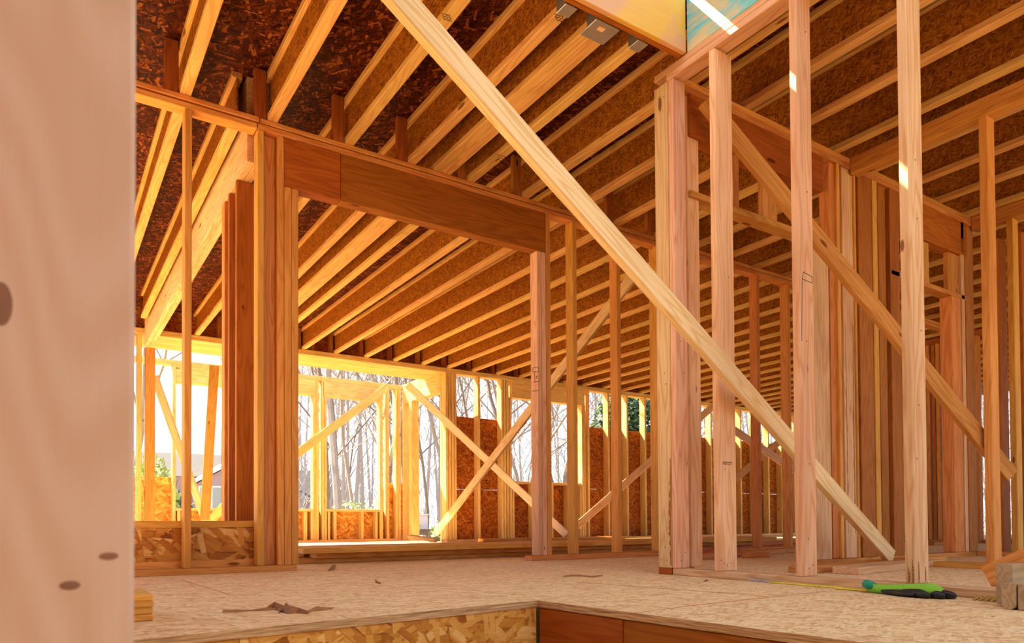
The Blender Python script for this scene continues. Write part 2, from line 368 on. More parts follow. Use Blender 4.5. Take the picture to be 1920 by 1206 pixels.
# nail holes and bark on the near studs
M['nail'] = plain('nail_hole', (.10, .04, .015), .8)
M['wane'] = plain('bark_wane', (.34, .13, .03), .9, 0, 120, .6)
def dots(pxs, par, n, **k):
    L_ = []
    for a_, b_ in pxs:
        c_ = P(a_, b_, **k); L_.append((c_-Vector((0, 0, .0025)), c_+Vector((0, 0, .0025))))
    strokes('nail_holes', L_, n, .005, 'nail', par)
cs = [q_ for q_ in bpy.data.objects if q_.get('label', '').startswith('pale corner stud')][0]
ps = [q_ for q_ in bpy.data.objects if q_.get('label', '').startswith('pink stud standing')][0]
dots([(1241, 1050), (1250, 1051), (1247, 1026), (1235, 186), (1244, 182), (1246, 700), (1249, 720)], cs, (-1, 0, 0), x=X2)
dots([(1277, 1052), (1285, 1036), (1282, 700), (1276, 640), (1288, 870)], ps, (0, -1, 0), y=2.631)
dots([(1358, 1057), (1363, 1060), (1370, 1056), (1352, 1051), (1355, 95), (1362, 102), (1366, 520), (1360, 880)], sB, (0, -1, 0), y=2.35)
dots([(1517, 1066), (1524, 1060), (1512, 640), (1516, 1010), (1510, 60), (1513, 360), (1518, 870)], sC, (0, -1, 0), y=1.893)
dots([(1716, 300), (1720, 410), (1727, 620), (1723, 760), (1719, 860)], sD, (0, -1, 0), y=1.415)
def rough_edge(par, pts, n, wmin, wmax, seed, name='bark_edge', side=1):
    """a ragged strip of bark or torn wood hugging an edge"""
    rg = random.Random(seed); n = Vector(n); V, F = [], []; a_, b_ = Vector(pts[0]), Vector(pts[1]); m_ = 34; d = (b_-a_).normalized(); sd_ = d.cross(n).normalized()*side
    for i in range(m_+1):
        u_ = i/m_; w_ = rg.uniform(wmin, wmax)*(.25+.75*math.sin(math.pi*min(1, u_+.12))); p_ = a_.lerp(b_, u_)
        V += [p_+n*.0004, p_+sd_*w_+n*.0006, p_+sd_*w_*.5+n*.0022]
    for i in range(m_): F += [[3*i, 3*i+2, 3*i+5, 3*i+3], [3*i+2, 3*i+1, 3*i+4, 3*i+5]]
    o = mesh_obj(name, V, F, M['wane']); adopt(o, par); sm = o.modifiers.new('s', 'SOLIDIFY'); sm.thickness = .0008; o['label'] = 'dark ragged bark'; return o
rough_edge(cs, ((X2, 2.674, .05), (X2, 2.674, .62)), (-1, 0, 0), .004, .022, 3, side=-1)
for k_, (y_, z0_, z1_) in enumerate(((1.425, .04, .13), (1.44, .04, .10))):
    rough_edge(sD, ((X2, y_, z0_), (X2, y_, z1_)), (-1, 0, 0), .003, .012, 8+k_, 'torn_patch')
rough_edge(sD, ((2.80, 1.415, .04), (2.80, 1.415, .12)), (0, -1, 0), .003, .014, 12, 'torn_patch')
rough_edge(sD, ((2.85, 1.415, .045), (2.85, 1.415, .10)), (0, -1, 0), .003, .010, 13, 'torn_patch')
# ================================================================ WALL 3 / 5: cross wall, two lengths
g3 = 'studs of the cross wall'
board('bottom_plate', (X2, 2.955, Y3-.005, Y3+W4, 0, .036), 'header', 'plate end block under the pale corner stud', 'bottom plate')
board('bottom_plate', (4.07, 6.3, Y3, Y3+W4, 0, .036), 'orange', 'bottom plate of the cross wall under the packed studs', 'bottom plate')
board('top_plate', (X2+.04, 4.58, Y3, Y3+W4, 2.686, Zt), 'orange', 'upper top plate of the cross wall', 'top plate')
board('top_plate', (X2+.04, 4.58, Y3, Y3+W4, Zp, 2.685), 'orange', 'lower top plate of the cross wall over its header', 'top plate')
xh = P(1544, 320, y=Y3).x
board('door_header', (2.96, xh, Y3, Y3+.09, 2.415, Zp-.001), 'header', 'deep header in the cross wall behind the steep brace', 'header')
board('lintel_rail', (2.96, 4.085, Y3, Y3+W4, 2.075, 2.112), 'orange', 'flat rail across the cross wall below the deep header', 'rail')
zstud('cripple_stud', 3.33, Y3, .036, W4, 2.113, 2.414, 'orange', 'narrow cripple between the flat rail and the deep header', g3)
zstud('cripple_stud', 3.62, Y3+.03, .14, .036, 2.113, 2.6, 'orange', 'wide cripple standing on the flat rail', g3)
px3 = [(1526, 1556, 0, 'pink'), (1557, 1571, .02, 'orange'), (1572, 1579, 0, 'amber'), (1581, 1603, .012, 'tan'), (1604, 1609, 0, 'amber'), (1612, 1638, .0, 'red')]
nm3 = ['wide pinkish stud beside the cross wall opening', 'brown stud set back beside the wide pinkish stud', 'narrow bright stud edge left of the rough yellow board', 'rough yellow bark-edged board in the cross wall', 'narrow bright stud edge right of the rough yellow board', 'red stud at the inner corner of the cross wall']
for (a, b_, dy, mt), s in zip(px3, nm3):
    x0, x1 = P(a+1, 650, y=Y3+dy).x, P(b_, 650, y=Y3+dy).x
    zstud('wall_stud', x0, Y3+dy, x1-x0-.003, W4-dy, .037, (Zp if x0 > xh-.02 else 2.414 if dy else 2.074)-.001 if x0 > 4.08 else 2.074, mt, s, g3)
board('top_plate', (4.60, 6.3, Y3, Y3+W4, 2.686, Zt), 'orange', 'top plate of the far length of the cross wall', 'top plate')
board('top_plate', (4.60, 6.3, Y3, Y3+W4, Zp, 2.685), 'orange', 'lower top plate of the far length of the cross wall', 'top plate')
xa, xb = P(1725, 400, y=Y3).x, P(1812, 420, y=Y3).x
board('door_header', (5.28, xb, Y3, Y3+.09, 2.38, Zp-.001), 'header', 'header between the nearest stud and the knotty far stud', 'header')
board('lintel_rail', (5.0, xb, Y3, Y3+W4, 2.03, 2.066), 'orange', 'flat rail under the far header right of the nearest stud', 'rail')
zstud('cripple_stud', 5.42, Y3+.02, .15, .036, 2.067, 2.379, 'orange', 'left cripple on the far flat rail', g3)
zstud('cripple_stud', 5.86, Y3+.02, .15, .036, 2.067, 2.379, 'orange', 'right cripple on the far flat rail', g3)
for (a, b_, dy, mt), s in zip([(1640, 1649, 0, 'amber'), (1650, 1664, .02, 'red'), (1672, 1690, .0, 'red'), (1786, 1803, 0, 'orange'), (1805, 1811, 0, 'tan'), (1813, 1828, .01, 'orange')],
        ['bright narrow stud just beyond the inner corner', 'dark red stud beyond the inner corner', 'red stud left of the nearest stairwell stud', 'wide orange jack stud under the far header', 'pale narrow stud beside the far jack stud', 'brown stud at the end of the far cross wall']):
    x0, x1 = P(a, 650, y=Y3+dy).x, P(b_, 650, y=Y3+dy).x
    zstud('wall_stud', x0, Y3+dy, x1-x0-.003, W4-dy, .037, (2.029 if a == 1786 else 2.647), mt, s, g3)

# ================================================================ WALL 4 and 6: run towards the camera in the right-hand rooms
g4 = 'studs of the inner room walls'
board('top_plate', (X4, X4+W4, -2.5, Y3-.002, 2.686, Zt), 'orange', 'upper top plate of the inner room wall at top right', 'top plate')
board('top_plate', (X4, X4+W4, -2.5, Y3-.002, Zp, 2.685), 'amber', 'lower top plate of the inner room wall at top right', 'top plate')
board('top_plate', (X4-.0, X4+W4+.0, -2.5, Y3-.002, 2.61, 2.647), 'amber', 'third plate doubled under the inner room wall plates', 'top plate')
board('bottom_plate', (X4, X4+W4, -2.5, 2.3, 0, .034), 'amber', 'bottom plate of the inner room wall at right', 'bottom plate')
y0 = P(1857, 600, x=X4).y
sE = zstud('wall_stud', X4, y0, W4, .045, .035, 2.609, 'amber', 'two-toned stud of the inner room wall near the right edge', g4)
board('top_plate', (X6, X6+W4, -2.5, Y3-.002, 2.686, Zt), 'orange', 'top plate of the second inner room wall at far right', 'top plate')
board('top_plate', (X6, X6+W4, -2.5, Y3-.002, 2.61, 2.685), 'orange', 'doubled lower plate of the second inner room wall', 'top plate')
board('bottom_plate', (X6, X6+W4, -2.5, Y3-.002, 0, .036), 'amber', 'bottom plate of the second inner room wall', 'bottom plate')
zstud('wall_stud', X6, P(1902, 600, x=X6).y, W4, .045, .037, 2.609, 'amber', 'stud of the second inner wall at the right picture edge', g4)
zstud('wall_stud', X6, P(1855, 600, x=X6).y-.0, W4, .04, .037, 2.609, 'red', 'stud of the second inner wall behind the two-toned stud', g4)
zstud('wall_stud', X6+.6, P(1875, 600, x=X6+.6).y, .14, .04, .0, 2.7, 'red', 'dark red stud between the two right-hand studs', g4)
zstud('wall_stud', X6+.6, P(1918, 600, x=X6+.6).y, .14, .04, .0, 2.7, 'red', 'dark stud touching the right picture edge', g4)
# far inner wall glimpsed between the studs
XF = 9.9
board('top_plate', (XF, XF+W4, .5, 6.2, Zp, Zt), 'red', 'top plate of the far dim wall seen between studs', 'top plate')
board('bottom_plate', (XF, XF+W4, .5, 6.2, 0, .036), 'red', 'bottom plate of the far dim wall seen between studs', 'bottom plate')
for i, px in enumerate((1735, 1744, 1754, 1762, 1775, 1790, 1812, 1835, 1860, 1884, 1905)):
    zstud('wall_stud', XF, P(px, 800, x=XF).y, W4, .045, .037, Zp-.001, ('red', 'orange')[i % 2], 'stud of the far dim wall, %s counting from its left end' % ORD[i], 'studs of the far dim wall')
yb = [q_ for q_ in bpy.data.objects if q_.get('label', '').startswith('rough yellow bark')][0]
for px_, sd_ in ((1586, 1), (1600, -1)):
    c_ = P(px_, 700, y=Y3+.012); rough_edge(yb, ((c_.x, Y3+.012, .2), (c_.x, Y3+.012, 1.6)), (0, -1, 0), .002, .012, px_, side=sd_)
# sunny room wall beyond with short studs
for i, px in enumerate((1395, 1450)):
    pass

# ================================================================ WALL 7: exterior wall with bay opening
D7 = .14
board('top_plate', (-.6, 18, Y7, Y7+D7, 2.684, Zt), 'yellow', 'upper top plate of the far outside wall', 'top plate')
board('top_plate', (5.2, 18, Y7, Y7+D7, Zp-.0, 2.683), 'yellow', 'lower top plate of the far outside wall right of the bay', 'top plate')
for i in range(5):
    board('soffit_board', (-.6, 5.2, Y7+.001+i*.145, Y7+.141+i*.145, 2.648, 2.682), 'yellow', 'flat soffit board over the bay opening, %s from the room side' % ORD[i], 'board', 'soffit boards over the bay')
board('bottom_plate', (5.22, 18, Y7, Y7+D7, 0, .038), 'yellow', 'bottom plate of the far outside wall', 'bottom plate')
board('bottom_plate', (-.6, 1.14, Y7, Y7+D7, 0, .038), 'yellow', 'bottom plate at the left end of the far outside wall', 'bottom plate')
g7 = 'studs of the far outside wall'
z7 = (.039, Zp-.001)
l7 = [(.62, .04), (.78, .04), (.86, .04), (.94, .05)]
for i, (x0, w) in enumerate(l7): zstud('wall_stud', x0, Y7, w, D7, .039, 2.647, 'yellow', 'far stud left of the beam post, %s from the left' % ORD[i], g7)
zstud('beam_post', 1.03, Y7-.02, .105, D7, .039, 2.485, 'orange', 'post carrying the far end of the doubled beam', 'beam supports', 'post')
r7 = [(5.205, .045, 'first'), (5.255, .05, 'second'), (5.31, .045, 'third'), (5.36, .04, 'fourth'), (5.79, .042, None), (6.235, .042, None), (6.285, .04, None), (6.335, .05, None), (6.395, .045, None)]
lb7 = ['bright end stud at the right side of the bay opening', 'second stud of the corner pack right of the bay', 'third stud of the corner pack right of the bay', 'last stud of the corner pack right of the bay', 'stud between the two high gaps above the wall panels', 'left stud of the pack beside the far window', 'second stud of the pack beside the far window', 'third stud of the pack beside the far window', 'jack stud at the left of the far window']
for (x0, w, _), s in zip(r7, lb7): zstud('wall_stud', x0, Y7, w-.003, D7, .039, (2.37 if x0 > 6.39 else 2.647), 'yellow', s, g7)
board('window_header', (6.44, 7.99, Y7, Y7+D7, 2.372, 2.647), 'yellow', 'header over the far window opening', 'header')
board('window_sill', (6.442, 7.91, Y7, Y7+D7, .945, .985), 'yellow', 'rough sill of the far window opening', 'sill')
for i, x0 in enumerate((6.445, 6.85, 7.25, 7.6, 7.87)): zstud('cripple_stud', x0, Y7, .038, D7, .039, .944, 'yellow', 'cripple under the far window sill, %s from the left' % ORD[i], g7)
for i, x0 in enumerate((7.92, 7.965)): zstud('jack_stud', x0, Y7, .04, D7, .039, 2.371, 'yellow', ('left', 'right')[i]+' stud of the pair closing the far window on the right', g7)
for i in range(20):
    x0 = 8.07+i*.457 if i else 8.055
    zstud('wall_stud', x0, Y7, .042, D7, *z7, 'yellow', 'far wall stud %s past the far window' % ORD[i], g7)
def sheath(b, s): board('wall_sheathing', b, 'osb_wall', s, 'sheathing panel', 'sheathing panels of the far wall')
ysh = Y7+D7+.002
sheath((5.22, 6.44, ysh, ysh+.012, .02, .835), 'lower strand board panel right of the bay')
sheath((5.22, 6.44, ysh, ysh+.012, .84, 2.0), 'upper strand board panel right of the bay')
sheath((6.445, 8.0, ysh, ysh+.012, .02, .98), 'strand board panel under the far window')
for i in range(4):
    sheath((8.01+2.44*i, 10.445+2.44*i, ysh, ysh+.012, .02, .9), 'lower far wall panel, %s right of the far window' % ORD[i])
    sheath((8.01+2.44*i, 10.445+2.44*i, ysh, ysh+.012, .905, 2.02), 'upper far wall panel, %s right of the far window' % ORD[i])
# ================================================================ BAY walls (no roof)
g8 = 'studs of the bay walls'
D8 = .14
board('top_plate', (-.3, 5.34, Y8, Y8+D8, 2.64, 2.712), 'yellow', 'top plate of the bay front wall against the sky', 'top plate')
board('top_plate', (5.2, 5.34, Y7+D7+.02, Y8-.002, 2.64, 2.712), 'yellow', 'top plate of the bay side wall', 'top plate')
board('bottom_plate', (-.3, 5.2, Y8, Y8+D8, 0, .038), 'yellow', 'bottom plate of the bay front wall', 'bottom plate')
def sx8(px): return P(px, 860, y=Y8).x
hd = [(1.62, 3.20), (3.24, sx8(593)-.003), (sx8(604), sx8(712)+.0)]
board('window_header', (1.60, 3.25, Y8, Y8+D8, 2.39, 2.639), 'yellow', 'bay header over the left opening with the house beyond', 'header')
board('window_header', (3.29, sx8(593)-.003, Y8, Y8+D8, 2.39, 2.639), 'yellow', 'bay header left of the doubled bay studs', 'header')
board('window_header', (sx8(606)+.002, sx8(712), Y8, Y8+D8, 2.39, 2.639), 'yellow', 'bay header over the middle window full of trees', 'header')
board('window_sill', (1.60, 3.25, Y8, Y8+D8, .5, .54), 'yellow', 'bay sill of the left opening with the house beyond', 'sill')
board('window_sill', (3.29, sx8(587)-.0, Y8, Y8+D8, .5, .54), 'yellow', 'bay sill left of the doubled bay studs', 'sill')
board('window_sill', (sx8(613), sx8(712), Y8, Y8+D8, .5, .54), 'yellow', 'bay sill of the middle window', 'sill')
full = (.039, 2.639); jack = (.039, 2.389)
def s8(a, b_, zr_, s, mt='yellow'):
    x0, x1 = sx8(a), sx8(b_); zstud('bay_stud', x0+.001, Y8, x1-x0-.002, D8, *zr_, mt, s, g8)
zstud('bay_stud', 1.555, Y8, .042, D8, *full, 'yellow', 'bay stud left of the opening with the house beyond', g8)
zstud('bay_stud', .55, Y8, .042, D8, *full, 'yellow', 'bay stud near the left end of the bay', g8)
zstud('bay_stud', 3.252, Y8, .036, D8, *full, 'yellow', 'bay stud hidden behind the door posts', g8)
s8(587, 593, jack, 'jack stud left of the doubled bay studs'); s8(593, 598, full, 'left stud of the doubled bay studs')
s8(604, 608, full, 'right stud of the doubled bay studs'); s8(608.5, 613, jack, 'jack stud at the left side of the middle window')
s8(712, 718, full, 'bay stud at the right side of the middle window'); s8(725, 730, full, 'slim bay stud left of the narrow gap')
s8(742, 746, full, 'left stud of the bay corner'); s8(746.5, 752, full, 'right stud of the bay corner')
for i, (a, b_) in enumerate(((570, 576), (583, 587), (615, 619), (626, 631), (677, 682), (704, 708))): s8(a, b_, (.039, .499), 'cripple under the bay sills, %s from the left' % ORD[i])
for i, x0 in enumerate((1.62, 2.1, 2.6)): zstud('cripple_stud', x0, Y8, .04, D8, .039, .499, 'yellow', 'cripple under the left bay sill, %s from the left' % ORD[i], g8)
y8s = Y8+D8+.002
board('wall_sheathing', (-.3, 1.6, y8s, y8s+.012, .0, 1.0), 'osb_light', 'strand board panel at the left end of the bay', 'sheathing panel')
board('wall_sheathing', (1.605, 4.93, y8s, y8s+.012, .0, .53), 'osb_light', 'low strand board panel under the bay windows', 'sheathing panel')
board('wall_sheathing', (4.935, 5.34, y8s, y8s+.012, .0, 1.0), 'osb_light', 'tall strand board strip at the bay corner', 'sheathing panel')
# side wall of the bay: doorway with header
ya = P(772, 850, x=5.2).y
board('door_header', (5.2, 5.34, Y7+D7+.045, Y8-.06, 2.38, 2.639), 'yellow', 'header of the bay side door in full sun', 'header')
zstud('bay_stud', 5.2, Y8-.055, D8, .05, .0, 2.639, 'yellow', 'king stud at the far side of the bay side door', g8)
zstud('bay_post', 5.2, ya, D8, .12, .0, 2.379, 'yellow', 'broad post at the far side of the bay side door', g8, 'post')
zstud('bay_stud', 5.2, Y7+D7+.002, D8, .04, .0, 2.639, 'yellow', 'sunlit stud at the near side of the bay side door', g8)

# ================================================================ doubled beam at left and its supports
BX = 1.015
for i in range(2):
    board('floor_beam', (BX+.047*i, BX+.0455+.047*i, 4.44, Y7-.03, 2.49, 3.015), 'tan', ('left', 'right')[i]+' ply of the doubled beam running to the far outside wall', 'beam')
gs = 'beam supports'
for i, (px, d, mt) in enumerate(((444, .038, 'red'), (430, .038, 'red'), (421.5, .03, 'orange'), (419.5, .03, 'amber'), (418, .03, 'orange'))):
    y0 = P(px, 600, x=BX).y
    zstud('beam_support', BX-.002, y0, .14 if i < 2 else .10, d, .0, 2.489, mt, 'board standing under the doubled beam, %s from the near end' % ORD[i], gs, 'post')

# ================================================================ I-joists
jr = [.225, .685, 1.17, 1.653, 2.095, 2.556, 3.025, 3.482, 3.935, 4.39, 4.85, 5.30, 5.745, 6.2, 6.66, 7.11, 7.57, 8.02, 8.48, 8.93, 9.39, 9.84, 10.3, 10.75, 11.2, 11.67, 12.1, 12.6, 13.0, 13.5, 13.95]
FW = .060
def joist(xr, ya_, yb_, label, group, stamp=None):
    x0 = xr-FW
    r = empty('ceiling_joist', (xr-FW/2, (ya_+yb_)/2, Zt), label, 'joist', group)
    board('bottom_flange', (x0, xr, ya_, yb_, Zt+.001, Zt+.04), 'flange', parent=r)
    board('top_flange', (x0, xr, ya_, yb_, ZS-.04, ZS-.001), 'flange', parent=r)
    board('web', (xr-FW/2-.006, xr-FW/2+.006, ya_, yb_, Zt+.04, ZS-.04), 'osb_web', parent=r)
    return r
gj = 'wooden I-joists of the ceiling'
js = {}
for i, xr in enumerate(jr):
    near = 2.60 if .75 < xr < 2.7 else (-2.8 if xr > 2.7 or xr < 1.2 else 2.60)
    if i == 2:      # this one stops at the doorway wall; the doubled beam takes over
        js[i] = joist(xr, 2.60, 4.40, 'I-joist ending above the door posts, stained at its end', gj); continue
    side = 'left of the paired joist' if xr < 2.2 else 'right of the paired joist'
    k = sum(1 for q_ in jr if (xr < q_ < 2.2)) if xr < 2.2 else sum(1 for q_ in jr if 2.3 < q_ < xr)
    if k < 20: lab = 'wooden I-joist, %s %s' % (ORD[k], side)
    else: lab = 'wooden I-joist at the dim far right, %s beyond the twentieth' % ORD[k-20]
    js[i] = joist(xr, near, 9.88, lab, gj)
for i, (x0, x1) in enumerate(((2.222, 2.290), (2.292, 2.362))):
    r = empty('ceiling_joist', ((x0+x1)/2, 6, Zt), ('left', 'right')[i]+' joist of the touching pair hung from the wide steel hanger', 'joist', gj)
    board('bottom_flange', (x0, x1, 2.60, 9.88, Zt+.001, Zt+.04), 'flange', parent=r)
    board('top_flange', (x0, x1, 2.60, 9.88, ZS-.04, ZS-.001), 'flange', parent=r)
    board('web', ((x0+x1)/2-.006, (x0+x1)/2+.006, 2.60, 9.88, Zt+.04, ZS-.04), 'osb_web', parent=r)
    js['p%d' % i] = r
joist(.99, 4.44, 9.3, 'I-joist nailed along the left side of the doubled beam', gj)
# manufacturer stamps under the flanges
def stamp(px, py, parent, ang):
    L_ = []
    for rr in range(3):
        for c_ in range(6):
            a = P(px-7+c_*3+rr*1.5, py-6+rr*5+c_*.9, z=Zt); b_ = P(px-7+c_*3+rr*1.5+1.6, py-6+rr*5+c_*.9+.3+2.2*(c_ % 2), z=Zt)
            L_.append((a, b_))
    strokes('ink_stamp', L_, (0, 0, -1), .004, 'ink', parent)
stamp(1046, 32, js[4], 0); stamp(834, 30, js[3], 0); stamp(1080, 45, js[4], 0) if False else None
stamp(938, 295, js[5], 0)
# squash blocks beside the joists over the doorway wall
for i, xr in enumerate(jr[:12]):
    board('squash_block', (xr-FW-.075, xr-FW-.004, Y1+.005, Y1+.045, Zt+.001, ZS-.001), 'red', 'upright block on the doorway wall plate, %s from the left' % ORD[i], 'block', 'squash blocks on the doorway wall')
# end blocks at the far wall
board('rim_board', (-.6, 17, Y7+D7+.02, Y7+D7+.045, Zt+.001, ZS-.001), 'osb_wall', 'strand board rim closing the joist ends at the far outside wall', 'rim board')
for i, xr in enumerate([1.98, 2.33+.9-.02]+jr[6:15]):
    board('squash_block', (xr-FW-.045, xr-FW-.004, Y7+.03, Y7+.13, Zt+.001, ZS-.001), 'red', 'end block at the far outside wall, %s from the left' % ORD[i], 'block', 'end blocks on the far wall')
# stairwell header with hangers
m, t, b = nt('stained_laminated_beam'); v, r = coords(t, 0)
f = noise(t, mapv(t, v, (2, 2, 2)), 1.5, 4); fi = noise(t, mapv(t, v, (4, 90, 90)), 1, 2)
c1 = mixc(t, fi, (.80, .47, .06), (.72, .36, .04)); c1 = mixc(t, ramp(t, f, [(.5, (0, 0, 0)), (.62, (1, 1, 1))]), c1, (.70, .36, .16))
t.links.new(c1, b.inputs['Base Color']); b.inputs['Roughness'].default_value = .6; M['lvl'] = m
m, t, b = nt('blue_painted_osb'); v, r = coords(t, 0)
f = noise(t, mapv(t, v, (1.5, 2.5, 2)), 1.6, 5); fi = noise(t, mapv(t, v, (6, 40, 40)), 1, 3, .7)
c1 = mixc(t, fi, (.08, .50, .60), (.22, .62, .66)); c1 = mixc(t, ramp(t, mathn(t, 'ADD', f, mathn(t, 'MULTIPLY', mathn(t, 'SUBTRACT', fi, .5), .6)), [(.46, (0, 0, 0)), (.60, (1, 1, 1))]), c1, (.60, .52, .30))
t.links.new(c1, b.inputs['Base Color']); b.inputs['Roughness'].default_value = .6; bump(t, b, fi, .5); M['blue'] = m
hb = empty('stair_header', (2.1, 2.56, Zt), 'yellow stained beam heading off the joists over the stairwell', 'header')
board('front_ply', (.71, X2+.0, 2.535, 2.562, Zt+.0015, ZS), 'lvl', parent=hb)
board('back_ply', (.71, X2+.0, 2.563, 2.592, Zt+.0015, ZS), 'header', parent=hb)
board('rim_board', (X2+.003, X2+.025, -2.5, 2.533, Zt+.002, ZS-.001), 'blue', 'blue-painted strand board rim above the stairwell wall plates', 'rim board')
def hanger(x0, x1, label):
    r = empty('joist_hanger', ((x0+x1)/2, 2.62, Zt), label, 'joist hanger', 'joist hangers of the stair header')
    t_ = .003
    board('seat', (x0-.004, x1+.004, 2.594, 2.72 if x1-x0 > .1 else 2.665, Zt-.004, Zt-.0005), 'steel', parent=r)
    board('side_flange', (x0-.005, x0-.002, 2.594, 2.665, Zt-.003, Zt+.19), 'steel', parent=r)
    board('side_flange', (x1+.002, x1+.005, 2.594, 2.665, Zt-.003, Zt+.19), 'steel', parent=r)
    return r
hanger(2.035, 2.095, 'small steel hanger left of the wide one, at the picture top')
hw = hanger(2.222, 2.362, 'wide steel hanger carrying the touching pair of joists')
board('hanger_label', (2.262, 2.300, 2.62, 2.65, Zt-.0052, Zt-.004), 'pink', parent=hw, label='small pale sticker')
hanger(2.496, 2.556, 'small steel hanger nearest the stairwell wall')

# ================================================================ diagonal braces
gb = 'diagonal braces'
def PD(px, py, dep): return Vector((0, 0, H)) + (Rv*((px-960)/FPX)+Uv*((603+SHY-py)/FPX)+Fv)*dep
top = PD(722, -33, 2.27); bot = PD(1670, 1045, 4.38)
d_ = (top-bot).normalized()
br = plank('diagonal_brace', bot, top+d_*.5, W4+.002, .04, 'brace', 'long pale yellow brace crossing the whole picture in front', 'brace', gb, normal=(-.55, -.83, .32))
t2 = P(1322, 190, y=2.58); b2 = P(1895, 893, x=4.72); d2 = (b2-t2).normalized()
plank('diagonal_brace', t2, b2, W4, .04, 'orange', 'steep orange brace from the corner post past the cross wall', 'brace', gb, normal=(-.35, -.93, 0))
a = P(817, 1000, y=9.3); b_ = P(1206, 494, y=4.48)
plank('diagonal_brace', a, b_, .10, .04, 'tan', 'orange brace rising right, in front of its crossing partner', 'brace', gb, normal=(-.85, -.5, .1))
a = P(764, 722, y=10.1); b_ = P(1062, 1003, y=8.3)
plank('diagonal_brace', a, b_, .11, .04, 'pale', 'sunlit brace falling right from the bay corner', 'brace', gb, normal=(-.85, -.5, .1))
a = P(1078, 990, y=9.1); b_ = P(1345, 755, y=8.4)
plank('diagonal_brace', a, b_, .12, .04, 'tan', 'low brace rising right behind the corner post', 'brace', gb, normal=(-.5, -.85, .1))
a = P(1375, 806, y=7.4); b_ = P(1490, 882, y=7.2)
plank('diagonal_brace', a, b_, .12, .04, 'pink', 'short brace falling right behind the long pale brace', 'brace', gb, normal=(-.3, -.95, 0))
a = P(1372, 903, y=7.6); b_ = P(1462, 828, y=8.2)
plank('diagonal_brace', a, b_, .12, .04, 'amber', 'short brace rising right behind the long pale brace', 'brace', gb, normal=(-.3, -.95, 0))
a = P(545, 860, y=11.1); b_ = P(726, 726, y=11.25)
plank('diagonal_brace', a, b_, .13, .04, 'yellow', 'brace across the bay windows', 'brace', gb, normal=(0, -1, 0))
a = P(289, 705, y=10.6); b_ = P(388, 985, y=10.8)
plank('diagonal_brace', a, b_, .10, .04, 'pink', 'brace falling right inside the left opening', 'brace', gb, normal=(-.6, -.8, 0))
a = P(384, 976, y=9.3); b_ = P(402, 686, y=9.5)
plank('leaning_stud', a, b_, .11, .04, 'amber', 'loose board leaning almost upright in the left opening', 'board', normal=(-.3, -1, 0))
a = P(386, 985, y=10.9); b_ = P(425, 945, y=10.9)
plank('loose_board', a, b_, .12, .04, 'yellow', 'short slanting board low in the left opening', 'board', normal=(0, -1, .1))

# ================================================================ lumber on the floor
gl = 'boards of the lumber stack'
k = 0
for lay in range(3):
    for r_ in range(5):
        x0 = (1.47, 1.62, 1.50)[lay]+random.uniform(-.02, .10)*(r_ > 0); y0 = (5.02, 4.98, 4.90)[lay]+r_*.15
        x1 = (6.3, 6.6, 6.9)[lay]+random.uniform(-.2, .2)
        o = board('lumber_board', (x0, x1, y0, y0+.14, .038*lay+.0005, .038*lay+.0375), ('amber', 'orange', 'amber')[lay], '%s board from the front in the %s layer of the lumber stack' % (ORD[r_], ('bottom', 'middle', 'top')[lay]), 'board', gl)
for r_ in range(4):
    board('lumber_board', (4.9+r_*.1, 8.5-r_*.1, 7.0+r_*.16, 7.14+r_*.16, .0005, .0375), 'orange', 'board lying behind the lumber stack, %s from the front' % ORD[r_], 'board', 'boards lying in the far room')
a = P(900, 1012, z=.1); 
board('lumber_board', (5.0, 7.6, 8.3, 8.44, .04, .078), 'amber', 'pale board end lying on the boards behind the stack', 'board', 'boards lying in the far room')
board('lumber_board', (5.0, 8.4, 8.2, 8.5, .0005, .0375), 'orange', 'wide board on the floor near the far wall', 'board', 'boards lying in the far room')
a = P(765, 1008, z=.12); b_ = P(815, 1014, z=.05)
plank('loose_board', P(768, 1006, y=8.4), P(818, 1014, y=8.0), .09, .04, 'yellow', 'short board tilted on the floor at the bay doorway', 'board', normal=(0, -.3, 1))
bf = Vector((bot.x, bot.y, 0))
for k_, mt_ in ((0, 'orange'), (1, 'pink')):
    plank('loose_board', bf+Vector((-.95+.1*k_, -.02-.2*k_, .0195)), bf+Vector((.35-.06*k_, .06-.16*k_, .0195)), .14, .038, mt_, ('back', 'front')[k_]+' one of two boards on the floor at the foot of the long pale brace', 'board', normal=(0, 0, 1))
# right-hand rooms
for i, (a, b_, w, mt, s) in enumerate((
    ((1290, 1046), (1500, 1030), .14, 'orange', 'board on the floor behind the pink stud'),
    ((1300, 1038), (1500, 1022), .14, 'red', 'dark board on the floor farther behind the pink stud'),
    ((1300, 1030), (1500, 1014), .14, 'red', 'dark board lying third back behind the pink stud'),
    ((1690, 1051), (1765, 1049), .09, 'orange', 'short board on the floor right of the nearest stud'),
    ((1740, 1020), (1900, 1012), .14, 'red', 'dark board on the floor of the far right room'))):
    p0, p1 = P(*a, z=.019), P(*b_, z=.019); p0.z = p1.z = .0195
    plank('loose_board', p0, p1, w, .038, mt, s, 'board', normal=(0, 0, 1))
block = P(1480, 1034, z=.05)
board('wood_block', (4.55, 4.78, 3.55, 3.64, .0005, .038), 'orange', 'knotty offcut on the floor left of the pencil-marked stud', 'block')

